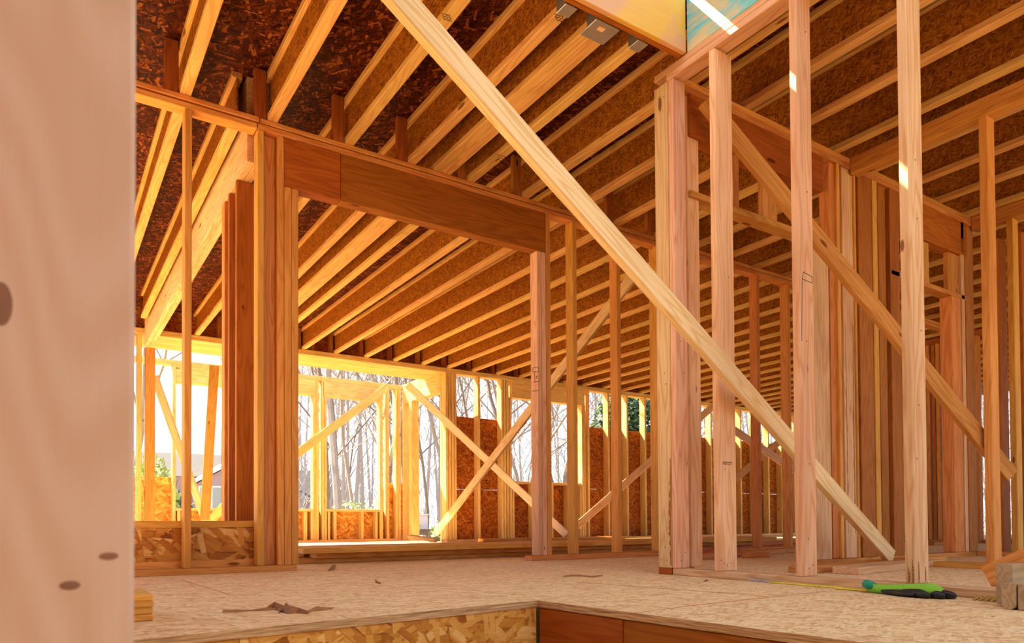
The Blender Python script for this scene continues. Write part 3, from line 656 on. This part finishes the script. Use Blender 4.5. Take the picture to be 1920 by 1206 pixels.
# ================================================================ foreground things
fx = P(254, 600, y=.55).x
m, t, b = nt('foreground_pine'); v, r = coords(t, 0)
n1 = noise(t, mapv(t, v, (1.1, 5.5, 5.5)), 1.3, 1); ring = mathn(t, 'MULTIPLY_ADD', mathn(t, 'SINE', mathn(t, 'MULTIPLY', n1, 90)), .5, .5)
fi = noise(t, mapv(t, v, (8, 240, 240)), 1, 3)
col = mixc(t, mathn(t, 'ADD', mathn(t, 'MULTIPLY', ring, .35), mathn(t, 'MULTIPLY', fi, .3)), (.80, .56, .42), (.60, .32, .18))
col = mixc(t, mathn(t, 'MULTIPLY', noise(t, mapv(t, v, (2.5, 5, 5)), 1.5, 4), .5), col, (.72, .44, .30))
vv = t.nodes.new('ShaderNodeTexCoord')
for kx, ky, rad in ((.0, .0, 1), ):
    pass
t.links.new(col, b.inputs['Base Color']); b.inputs['Roughness'].default_value = .6; M['foreground'] = m
fp = board('foreground_post', (fx-.29, fx, .55, .588, -1.2, 2.7), 'foreground', 'blurred pale board standing upright along the left picture edge', 'board')
def knot(px, py, rx, rz, label):
    c = P(px, py, y=.55); V, F = [(c.x, .549, c.z)], []
    for i in range(20):
        a_ = i*math.tau/20; V.append((c.x+rx*math.cos(a_), .5496, c.z+rz*math.sin(a_)))
    F = [[0, 1+(i+1) % 20, 1+i] for i in range(20)]
    V2 = [(x, .5499, z) for x, y, z in V[1:]]; n0 = len(V); V += V2
    F += [[1+i, 1+(i+1) % 20, n0+(i+1) % 20, n0+i] for i in range(20)]
    o = mesh_obj('knot', V, F, M['knot']); fix_normals(o.data); adopt(o, fp); o['label'] = label
M['knot'] = plain('knot_wood', (.30, .13, .07), .7, 0, 60, .4)
knot(204, 1043, .0058, .0026, 'dark oval knot'); knot(131, 1098, .0060, .0030, 'small double knot'); knot(2, 570, .006, .014, 'large knot at the picture edge')
# low stack of offcuts at left
for i in range(4):
    z0 = .0005+.0195*i
    board('ply_offcut', (-.02, .266-.002*(i % 2), 2.3, 2.55, z0, z0+.019), 'amber', 'thin amber offcut, %s from the bottom of the little stack by the post' % ORD[i], 'offcut', 'offcuts stacked by the foreground post')
# wooden bracket pile at right
def rounded(name, x0, x1, y0, y1, z0, z1, mt, label, rot=0):
    r = .02; pts = []
    for cx_, cz_, a0 in ((y1-r, z1-.004, 0), (y0+.004, z1-.004, 90), (y0+r, z0+r, 180), (y1-r, z0+r, 270)):
        rr = r if a0 >= 180 else .004
        cx2 = (y1-rr) if a0 in (0, 270) else (y0+rr)
        for k_ in range(6):
            a_ = math.radians(a0+k_*18); pts.append((cx2+rr*math.cos(a_), cz_+rr*math.sin(a_)))
    n_ = len(pts); V = [(x0, a_, c_) for a_, c_ in pts]+[(x1, a_, c_) for a_, c_ in pts]
    F = [list(range(n_)), list(range(n_, 2*n_))[::-1]]+[[i, n_+i, n_+(i+1) % n_, (i+1) % n_] for i in range(n_)]
    cz = Vector(((x0+x1)/2, (y0+y1)/2, z0)); V = [Vector(p)-cz for p in V]
    o = mesh_obj(name, V, F, M[mt]); o.location = cz; fix_normals(o.data); return describe(o, label, 'bracket')
rounded('wooden_bracket', 2.585, 2.625, 1.005, 1.052, .001, .14, 'grey', 'taller round-footed wooden bracket at the right edge') if False else None
M['grey'] = lumber('weathered_wood', (.55, .40, .24), (.38, .24, .12), .2)
rounded('wooden_bracket', 2.57, 2.66, 1.008, 1.056, .0005, .138, 'grey', 'taller round-footed wooden bracket at the right edge')
rounded('wooden_bracket', 2.50, 2.566, .972, 1.012, .0005, .082, 'grey', 'shorter wooden bracket standing before the taller one')
board('wooden_bracket', (2.50, 2.60, .90, .968, .0005, .082), 'grey', 'third wooden bracket cut off by the right picture edge', 'bracket')
plank('wooden_brace_offcut', (2.69, 1.13, .085), (2.69, .88, .215), .075, .03, 'orange', 'slanting orange offcut behind the wooden brackets', 'offcut', normal=(-1, 0, 0))
board('wood_block', (2.64, 2.67, .90, 1.0, .139, .19), 'grey', 'small block resting on the taller wooden bracket', 'block') if False else None

# glove: knitted cuff rolled back at left, black-dipped palm and fingers to the right
M['lime'] = plain('lime_knit', (.25, .62, .04), .85, 0, 120, .25)
M['teal'] = plain('green_cuff', (.01, .30, .17), .8, 0, 120, .25)
M['rubber'] = plain('black_rubber', (.012, .012, .014), .45, 0, 60, .5)
def skin_tube(name, path, radii, mat, parent=None, seg=14, flat=.7):
    V, F = [], []; pts = [Vector(p) for p in path]
    # resample smoothly
    P2, R2 = [], []
    for i in range(len(pts)-1):
        p0, p1, p2, p3 = pts[max(i-1, 0)], pts[i], pts[i+1], pts[min(i+2, len(pts)-1)]
        for k_ in range(6):
            u = k_/6; P2.append(.5*((2*p1)+(p2-p0)*u+(2*p0-5*p1+4*p2-p3)*u*u+(3*p1-p0-3*p2+p3)*u**3)); R2.append(radii[i]*(1-u)+radii[i+1]*u)
    P2.append(pts[-1]); R2.append(radii[-1])
    for i, p in enumerate(P2):
        d = (P2[min(i+1, len(P2)-1)]-P2[max(i-1, 0)]).normalized()
        s = d.cross(Vector((0, 0, 1))); s = s.normalized() if s.length > .01 else Vector((0, 1, 0)); u_ = s.cross(d).normalized()
        for k_ in range(seg):
            a_ = k_*math.tau/seg; V.append(p+s*math.cos(a_)*R2[i]+u_*math.sin(a_)*R2[i]*flat)
    for i in range(len(P2)-1):
        for k_ in range(seg): F.append([i*seg+k_, i*seg+(k_+1) % seg, (i+1)*seg+(k_+1) % seg, (i+1)*seg+k_])
    F.append(list(range(seg))[::-1]); F.append([(len(P2)-1)*seg+k_ for k_ in range(seg)])
    o = mesh_obj(name, V, F, mat, smooth=True); fix_normals(o.data)
    if parent is not None: adopt(o, parent)
    return o
def onfloor(px, x_): q_ = P(px, 1100, x=x_); q_.z = 0; return q_
g0 = onfloor(1628, 2.685); g1_ = onfloor(1790, 2.67); gd = (g1_-g0); gl_ = gd.length; gu = gd.normalized(); gs_ = Vector((-gu.y, gu.x, 0))
if gs_.x < 0: gs_ = -gs_
gp = g0
glove = empty('work_glove', gp, 'lime green and black work glove lying on the deck by the bottom plate', 'glove')
def G_(u, s, z): return gp+gu*(u*gl_)+gs_*s+Vector((0, 0, z))
skin_tube('cuff', [G_(.02, .05, .016), G_(-.01, .02, .028), G_(.02, -.02, .034), G_(.09, -.035, .028)], [.013, .016, .017, .013], M['teal'], glove, flat=1)
skin_tube('back_of_hand', [G_(.05, 0, .018), G_(.2, 0, .017), G_(.4, .0, .018), G_(.6, 0, .020), G_(.76, .0, .024), G_(.86, 0, .018)], [.026, .028, .038, .046, .044, .022], M['lime'], glove, flat=.62)
skin_tube('palm', [G_(.22, -.01, .012), G_(.4, -.012, .012), G_(.6, -.012, .013), G_(.72, -.01, .013)], [.022, .038, .044, .038], M['rubber'], glove, flat=.42)
for s_, e_, r_ in ((-.044, .82, .0145), (-.020, .93, .015), (.006, 1.0, .015), (.032, .95, .013)):
    skin_tube('finger', [G_(.5, s_*.8, .014), G_(.68, s_, .018), G_(e_-.08, s_*1.1, .015), G_(e_, s_*1.1, .011)], [r_*1.05, r_*1.1, r_, r_*.55], M['rubber'], glove, flat=.95)
skin_tube('thumb', [G_(.36, -.03, .012), G_(.5, -.052, .013), G_(.66, -.058, .012)], [.012, .012, .007], M['rubber'], glove, flat=.9)
# yellow strap with chain
M['strap'] = plain('yellow_strap', (.85, .72, .02), .6, 0, 90, .2)
M['brass'] = plain('brass_metal', (.60, .38, .08), .4, .6, 80, .3)
p = [onfloor(1442, 2.755), onfloor(1500, 2.745), onfloor(1560, 2.74), onfloor(1580, 2.75)]
for q_ in p: q_.z = .005
skin_tube('yellow_strap', p, [.006, .0065, .0065, .003], M['strap'], flat=.5)
o = bpy.data.objects['yellow_strap']; describe(o, 'yellow twisted strap along the stairwell wall plate', 'strap')
p = [onfloor(1567, 2.71), onfloor(1600, 2.705), onfloor(1632, 2.70)]
for q_ in p: q_.z = .005
o = skin_tube('strap_end', p, [.010, .009, .008], M['strap'], flat=.4); o.name = 'yellow_strap'; describe(o, 'yellow strap end tucked under the glove cuff', 'strap')
def chain(name, a, b_, n_, mt, label, r=.0035):
    a, b_ = Vector(a), Vector(b_); a.z = b_.z = r+.0005; root = None; V, F = [], []
    for i in range(n_):
        c = a.lerp(b_, (i+.5)/n_); d = (b_-a).normalized(); L_ = (b_-a).length/n_*1.5
        s = d.cross(Vector((0, 0, 1))); ax2 = s if i % 2 else Vector((0, 0, 1))
        for j in range(10):
            th_ = j*math.tau/10; pc = c+d*math.cos(th_)*L_*.42+ax2*math.sin(th_)*r*.8; tn = (-d*math.sin(th_)*L_*.42+ax2*math.cos(th_)*r*.8).normalized(); n2 = d.cross(ax2).normalized(); b2_ = tn.cross(n2)
            for k_ in range(5):
                a_ = k_*math.tau/5; V.append(pc+(n2*math.cos(a_)+b2_*math.sin(a_))*r*.28)
        base = i*50
        for j in range(10):
            for k_ in range(5): F.append([base+j*5+k_, base+j*5+(k_+1) % 5, base+((j+1) % 10)*5+(k_+1) % 5, base+((j+1) % 10)*5+k_])
    o = mesh_obj(name, V, F, M[mt], smooth=True); return describe(o, label, 'chain')
chain('steel_chain', onfloor(1404, 2.76), onfloor(1452, 2.755), 16, 'steel', 'short grey chain left of the yellow strap', .006)
chain('brass_chain', onfloor(1824, 2.70), onfloor(1890, 2.69), 12, 'brass', 'brass chain ending at the wooden brackets', .0085)
chain('brass_chain', onfloor(1830, 2.725), onfloor(1890, 2.715), 11, 'brass', 'second brass strand just behind the first one', .0085)
# bark strips, leaves and curled peel on the deck
M['bark'] = plain('bark', (.30, .12, .04), .8, 0, 40, .5); M['leaf'] = plain('dry_leaf', (.38, .17, .06), .8, 0, 40, .4)
def strip(name, pxs, w, mt, label, zs_=None):
    V, F = [], []
    for i, (a, b_) in enumerate(pxs):
        c = P(a, b_, z=0); ww = w*(.4+.6*math.sin(math.pi*(i+.7)/(len(pxs)+.4))); z = zs_[i] if zs_ else random.uniform(.004, .012)
        d = Vector((.55, .83, 0))
        V += [c-d*ww+Vector((0, 0, .001)), c+Vector((0, 0, z)), c+d*ww+Vector((0, 0, .001+random.random()*z))]
    for i in range(len(pxs)-1):
        for k_ in range(2): F.append([i*3+k_, i*3+3+k_, i*3+4+k_, i*3+1+k_])
    o = mesh_obj(name, V, F, M[mt], smooth=False); sm = o.modifiers.new('s', 'SOLIDIFY'); sm.thickness = .0015
    c0 = V[0].copy()
    return describe(o, label, 'debris')
strip('bark_strip', [(418, 1149), (440, 1148), (470, 1146), (500, 1145), (518, 1144)], .008, 'leaf', 'thin pale wood splinter on the deck left of the dry leaves')
strip('dry_leaf', [(500, 1144), (515, 1141), (530, 1145), (545, 1150), (560, 1148), (578, 1151)], .03, 'bark', 'crumpled brown leaf on the deck', [.01, .022, .012, .024, .014, .006])
strip('dry_leaf', [(525, 1150), (535, 1143), (545, 1146)], .02, 'leaf', 'small folded leaf in front of the crumpled one', [.008, .02, .008])
strip('dry_leaf', [(575, 1149), (592, 1145), (608, 1144), (625, 1142)], .022, 'leaf', 'flat pale leaf right of the crumpled leaf', [.006, .012, .01, .004])
strip('dry_leaf', [(616, 1072), (624, 1069), (629, 1067)], .015, 'leaf', 'upright leaf near the wide doorway', [.01, .03, .03])
strip('dry_leaf', [(704, 1092), (708, 1094), (714, 1095)], .01, 'bark', 'tiny leaf curl in the middle of the deck', [.015, .01, .004])
strip('curled_shaving', [(907, 1044), (915, 1043), (935, 1043), (955, 1043), (972, 1041), (976, 1038)], .02, 'bark', 'long curled shaving by the lumber stack', [.05, .015, .006, .006, .015, .04])
strip('bark_strip', [(1056, 1082), (1072, 1081), (1090, 1081), (1110, 1083), (1130, 1080)], .02, 'leaf', 'torn patch of splinters on the deck left of the corner post', [.006, .008, .006, .008, .004])
strip('wood_chip', [(1320, 1091), (1324, 1090), (1328, 1089)], .008, 'bark', 'small chip in front of the stairwell wall plate', [.004, .008, .004])

# ================================================================ OUTSIDE
M['bark_tree'] = plain('tree_bark', (.20, .165, .155), .9, 0, 8, .35)
M['bark_pale'] = plain('pale_tree_bark', (.30, .27, .26), .9, 0, 8, .3)
M['green'] = plain('spring_leaves', (.30, .42, .12), .8, 0, 5, .5)
M['evergreen'] = plain('evergreen_needles', (.06, .13, .05), .8, 0, 6, .5)
def tube_seg(V, F, a, b_, ra, rb, seg=4):
    d = (b_-a); d.normalize(); s = d.orthogonal().normalized(); u_ = d.cross(s); i0 = len(V)
    for p, r in ((a, ra), (b_, rb)):
        for k_ in range(seg):
            an = k_*math.tau/seg; V.append(p+(s*math.cos(an)+u_*math.sin(an))*r)
    for k_ in range(seg): F.append([i0+k_, i0+(k_+1) % seg, i0+seg+(k_+1) % seg, i0+seg+k_])
def grow(V, F, p, d, L_, r, depth, rng, maxd):
    n_ = 5 if depth == 0 else 3; st = L_/n_
    for i in range(n_):
        d2 = (d+Vector((rng.gauss(0, .13), rng.gauss(0, .13), rng.gauss(0, .06)+.03))).normalized()
        q_ = p+d2*st; r2 = r*(.86 if depth else .88); tube_seg(V, F, p, q_, r, r2, 6 if depth == 0 else (4 if depth < 3 else 3)); p, d, r = q_, d2, r2
        if depth < maxd and (depth > 0 or i >= 1):
            for _ in range(2 if depth < 3 else 1+(rng.random() < .5)):
                if rng.random() < .92:
                    ax = Vector((rng.gauss(0, 1), rng.gauss(0, 1), rng.gauss(0, .4))).normalized(); nd = (d*.75+ax*.75+Vector((0, 0, .18))).normalized()
                    grow(V, F, p, nd, L_*rng.uniform(.42, .62), r*.55, depth+1, rng, maxd)
protos = []
for k_ in range(7):
    rng = random.Random(100+k_); V, F = [], []
    grow(V, F, Vector((0, 0, -.3)), Vector((rng.gauss(0, .05), rng.gauss(0, .05), 1)).normalized(), 10+k_*.6, .075+.018*(k_ % 3), 0, rng, 4)
    me = bpy.data.meshes.new('bare_tree'); me.from_pydata([tuple(v) for v in V], [], F); me.materials.append(M[('bark_tree', 'bark_pale')[k_ % 2]]); me.update(); protos.append(me)
# where the photo shows trunks: pixel column and distance
tr = [(600, 24), (640, 17), (628, 30), (676, 26), (698, 16), (735, 20), (785, 19), (800, 24), (575, 32), (776, 30),
      (868, 22), (880, 19), (893, 26), (918, 21), (908, 30), (975, 20), (985, 25), (1003, 21), (1050, 19), (1040, 28), (1075, 23), (1115, 21),
      (1112, 30), (1345, 30), (1360, 38), (1470, 34), (1215, 26), (1180, 30), (440, 19), (225, 20), (1669, 34), (1752, 32), (1881, 28), (965, 33), (1020, 34), (655, 38), (720, 36)]
for i, (px, d) in enumerate(tr):
    q_ = P(px, 985, y=d)
    o = bpy.data.objects.new('bare_tree', protos[i % 7]); o.location = (q_.x, q_.y, -.75); o.rotation_euler = (0, 0, i*1.7); s_ = random.uniform(.85, 1.25); o.scale = (s_, s_, s_); C.objects.link(o)
    where = ('in the bay windows' if px < 760 and px > 500 else 'in the left opening' if px < 500 else 'beyond the bay side door' if px < 830 else 'above the wall panels right of the bay' if px < 950 else 'in the far window' if px < 1090 else 'in the high gaps of the far wall' if px < 1400 else 'glimpsed between the right-hand studs')
    describe(o, 'leafless woodland tree standing among others %s' % where, 'tree', 'bare trees seen '+where)
# fine distant woodland: countless twigs
rng = random.Random(5); V, F = [], []
for i in range(9000):
    an = rng.uniform(.25, 1.45); dist = rng.uniform(38, 62); c = Vector((math.sin(an)*dist, math.cos(an)*dist, -.8+rng.random()**1.15*14))
    L_ = rng.uniform(1, 3.2); d = Vector((rng.gauss(0, .5), rng.gauss(0, .5), 1)).normalized(); tube_seg(V, F, c, c+d*L_, rng.uniform(.012, .035), .006, 3)
for i in range(170):
    an = rng.uniform(.27, 1.45); dist = rng.uniform(36, 62); c = Vector((math.sin(an)*dist, math.cos(an)*dist, -.8)); tube_seg(V, F, c, c+Vector((rng.gauss(0, .5), rng.gauss(0, .5), rng.uniform(8, 14))), rng.uniform(.08, .16), .03, 5)
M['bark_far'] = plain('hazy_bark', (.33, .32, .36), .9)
describe(mesh_obj('distant_woods', V, F, M['bark_far']), 'hazy tangle of distant leafless woodland behind the house plot', 'woodland', kind='stuff')
def leafball(name, c, rx, rz, n_, mt, label, size=.12, stem=True):
    root = empty(name, c, label, 'shrub' if rz < 3 else 'tree'); rng = random.Random(int(c[0]*10)); V, F = [], []
    for i in range(n_):
        a_, b_, rr = rng.uniform(0, math.tau), math.acos(rng.uniform(-1, 1)), rng.random()**.4
        p = Vector((c[0]+rx*rr*math.sin(b_)*math.cos(a_), c[1]+rx*rr*math.sin(b_)*math.sin(a_), c[2]+rz+rz*rr*math.cos(b_)))
        u_ = Vector((rng.gauss(0, 1), rng.gauss(0, 1), rng.gauss(0, 1))).normalized(); w_ = u_.orthogonal().normalized(); s = size*rng.uniform(.6, 1.3)
        i0 = len(V); V += [p-u_*s, p-w_*s*.5, p+u_*s, p+w_*s*.5]; F.append([i0, i0+1, i0+2, i0+3])
    mesh_obj('foliage', V, F, M[mt], root)
    V, F = [], []; b0 = Vector((c[0], c[1], c[2]-.05))
    for i in range(9):
        e_ = b0+Vector((rng.gauss(0, rx*.4), rng.gauss(0, rx*.4), rz*1.6)); tube_seg(V, F, b0, e_, .05, .012, 5)
    mesh_obj('stem', V, F, M['bark_tree'], root)
    return root
q_ = P(668, 950, y=21); leafball('spring_shrub', (q_.x, q_.y, -.75), 2.0, .9, 1500, 'green', 'pale green shrub low in the middle bay window', .07)
q_ = P(822, 960, y=18); leafball('spring_shrub', (q_.x, q_.y, -.75), .3, .55, 160, 'green', 'green shrub beyond the bay side door', .07)
q_ = P(300, 900, y=17); leafball('evergreen_shrub', (q_.x-.15, q_.y, -.75), .55, 1.3, 1500, 'green', 'green shrub left in the left opening', .08)
q_ = P(332, 930, y=19); leafball('evergreen_shrub', (q_.x, q_.y, -.75), .5, .95, 900, 'evergreen', 'darker shrub in front of the grey house', .08)
q_ = P(1192, 800, y=19); leafball('evergreen_tree', (q_.x, q_.y, -.75), 1.7, 3.4, 9000, 'evergreen', 'dark evergreen tree in the high gap left of the corner post', .13)
q_ = P(1668, 850, y=26); leafball('evergreen_shrub', (q_.x, q_.y, -.75), 2.2, 2.4, 3000, 'green', 'green foliage in the slit left of the nearest stud', .12)
q_ = P(1755, 850, y=24); leafball('evergreen_shrub', (q_.x, q_.y, -.75), 2.2, 2.4, 3000, 'evergreen', 'dark foliage in the slit right of the nearest stud', .12)
# neighbouring house
M['siding'] = plain('mauve_siding', (.34, .28, .34), .8, 0, 2, .06); M['roof'] = plain('grey_shingles', (.060, .060, .075), .9, 0, 12, .25); M['trim'] = plain('white_trim', (.85, .85, .86), .5)
M['glass'] = plain('window_glass', (.30, .36, .42), .1)
def boxv(b):
    x0, x1, y0, y1, z0, z1 = b
    return [(x0, y0, z0), (x1, y0, z0), (x1, y1, z0), (x0, y1, z0), (x0, y0, z1), (x1, y0, z1), (x1, y1, z1), (x0, y1, z1)], [[0, 3, 2, 1], [4, 5, 6, 7], [0, 1, 5, 4], [1, 2, 6, 5], [2, 3, 7, 6], [3, 0, 4, 7]]
def bx(name, b, mt, parent=None):
    V, F = boxv(b); return mesh_obj(name, V, F, M[mt], parent)
hs = empty('neighbour_house', (8, 42, -.75), 'mauve-sided house with grey gable roof beyond the left opening', 'house')
hx0, hx1 = P(300, 900, y=40).x, P(425, 900, y=40).x
bx('wall', (4.0, 8.6, 41, 48, -.8, 3.0), 'siding', hs)
zr_ = P(400, 858, y=44).z
V = [(3.4, 40.6, 2.9), (9.6, 40.6, 2.9), (9.6, 44.5, zr_+.2), (3.4, 44.5, zr_+.2), (3.4, 48.4, 2.9), (9.6, 48.4, 2.9)]
mesh_obj('roof', V, [[0, 1, 2, 3], [3, 2, 5, 4], [0, 3, 4], [1, 5, 2], [0, 4, 5, 1]], M['roof'], hs)
# gable wing in front
gx0, gx1, gz = P(372, 900, y=39).x, P(520, 900, y=39).x, P(425, 868, y=39).z
gm = P(440, 868, y=39).x; gz0 = P(372, 905, y=39).z
V = [(gx0, 39, -.8), (gx1, 39, -.8), (gx1, 39, gz0), (gm, 39, gz), (gx0, 39, gz0)]; V += [(x, 43, z) for x, y, z in V]
mesh_obj('gable_wing', V, [[0, 1, 2, 3, 4], [9, 8, 7, 6, 5], [0, 5, 6, 1], [1, 6, 7, 2], [4, 9, 5, 0]], M['siding'], hs)
for s_, (xa_, xb_) in enumerate(((gx0-.3, gm), (gx1+.3, gm))):
    za_ = gz0-.1; n_ = .16
    V = [(xa_, 38.8, za_), (xb_, 38.8, gz+.05), (xb_, 38.8, gz+.05+n_), (xa_, 38.8, za_+n_)]; V += [(x, 43, z) for x, y, z in V]
    mesh_obj('rake_trim', V, [[0, 1, 2, 3], [7, 6, 5, 4], [0, 4, 5, 1], [1, 5, 6, 2], [2, 6, 7, 3], [3, 7, 4, 0]], M['trim'], hs)
for px in (384, 407, 455):
    w0 = P(px, 935, y=38.97); f_ = bx('window', (w0.x-.30, w0.x+.30, 38.93, 39.02, w0.z-.75, w0.z+.65), 'trim', hs); bx('pane', (w0.x-.23, w0.x+.23, 38.90, 38.93, w0.z-.67, w0.z+.57), 'glass', f_)
# second pale roof in the bay window gap
q_ = P(570, 930, y=52)
h2 = empty('distant_house', (q_.x, 52, -.75), 'faint grey house low in the bay window gap', 'house')
bx('wall', (q_.x-4, q_.x+3, 52, 58, -.8, 2.3), 'siding', h2)
V = [(q_.x-4.5, 51.5, 2.2), (q_.x+3.5, 51.5, 2.2), (q_.x+3.5, 55, 4.6), (q_.x-4.5, 55, 4.6), (q_.x-4.5, 58.5, 2.2), (q_.x+3.5, 58.5, 2.2)]
mesh_obj('roof', V, [[0, 1, 2, 3], [3, 2, 5, 4], [0, 3, 4], [1, 5, 2], [0, 4, 5, 1]], M['roof'], h2)
# white container on a dark trailer
a = P(770, 966, y=22); b_ = P(802, 992, y=22)
M['cont'] = plain('white_container', (.72, .70, .82), .6)
ct = empty('white_container', ((a.x+b_.x)/2, 22.5, b_.z), 'white boxy container outside the bay side door', 'container')
bx('body', (a.x-.6, b_.x, 22, 23.2, b_.z, a.z), 'cont', ct); bx('lid', (a.x-.63, b_.x+.03, 21.97, 23.23, a.z, a.z+.03), 'trim', ct)
M['dark'] = plain('dark_planks', (.16, .11, .10), .8, 0, 5, .5)
tl = empty('timber_trailer', (a.x, 22.4, -.75), 'dark low trailer under the white container', 'trailer')
bx('bed', (a.x-1.4, b_.x+.6, 21.6, 23.8, b_.z-.2, b_.z-.01), 'dark', tl)
for sx_ in (a.x-.9, b_.x+.1):
    V, F = [], []
    for k_ in range(20):
        an = k_*math.tau/20
        for yy in (21.7, 21.9): V.append((sx_+.3*math.cos(an), yy, -.45+.3*math.sin(an)))
    F = [[2*k_, 2*k_+1, (2*k_+3) % 40, (2*k_+2) % 40] for k_ in range(20)]+[[2*k_ for k_ in range(20)], [2*k_+1 for k_ in range(20)][::-1]]
    mesh_obj('wheel', V, F, M['rubber'], tl)

# ================================================================ LIGHT
w = bpy.data.worlds.new('sky'); S.world = w; w.use_nodes = True; t = w.node_tree; bg = t.nodes['Background']
tc = t.nodes.new('ShaderNodeTexCoord')
f = noise(t, mapv(t, tc.outputs['Generated'], (1.5, 1.5, 4)), 1.6, 5, .6)
col = ramp(t, f, [(.38, (.62, .80, 1.0)), (.62, (1.0, .98, .97))])
t.links.new(col, bg.inputs['Color']); bg.inputs['Strength'].default_value = 1.55
sd = bpy.data.lights.new('sun', 'SUN'); sd.energy = 27; sd.angle = math.radians(.6); sd.color = (1.0, .82, .54)
sun = bpy.data.objects.new('sun', sd); C.objects.link(sun)
trav = Vector((.85, -1.0, -1.3)); sun.rotation_euler = trav.to_track_quat('-Z', 'Y').to_euler(); sun.location = (-5, 15, 12)
S.view_settings.view_transform = 'Standard'; S.view_settings.look = 'None'; S.view_settings.gamma = 1; S.view_settings.use_curve_mapping = False
S.view_settings.exposure = 0.38
S.cycles.caustics_reflective = False; S.cycles.caustics_refractive = False; S.cycles.max_bounces = 6; S.cycles.diffuse_bounces = 4; S.cycles.use_adaptive_sampling = True; S.cycles.adaptive_threshold = .03
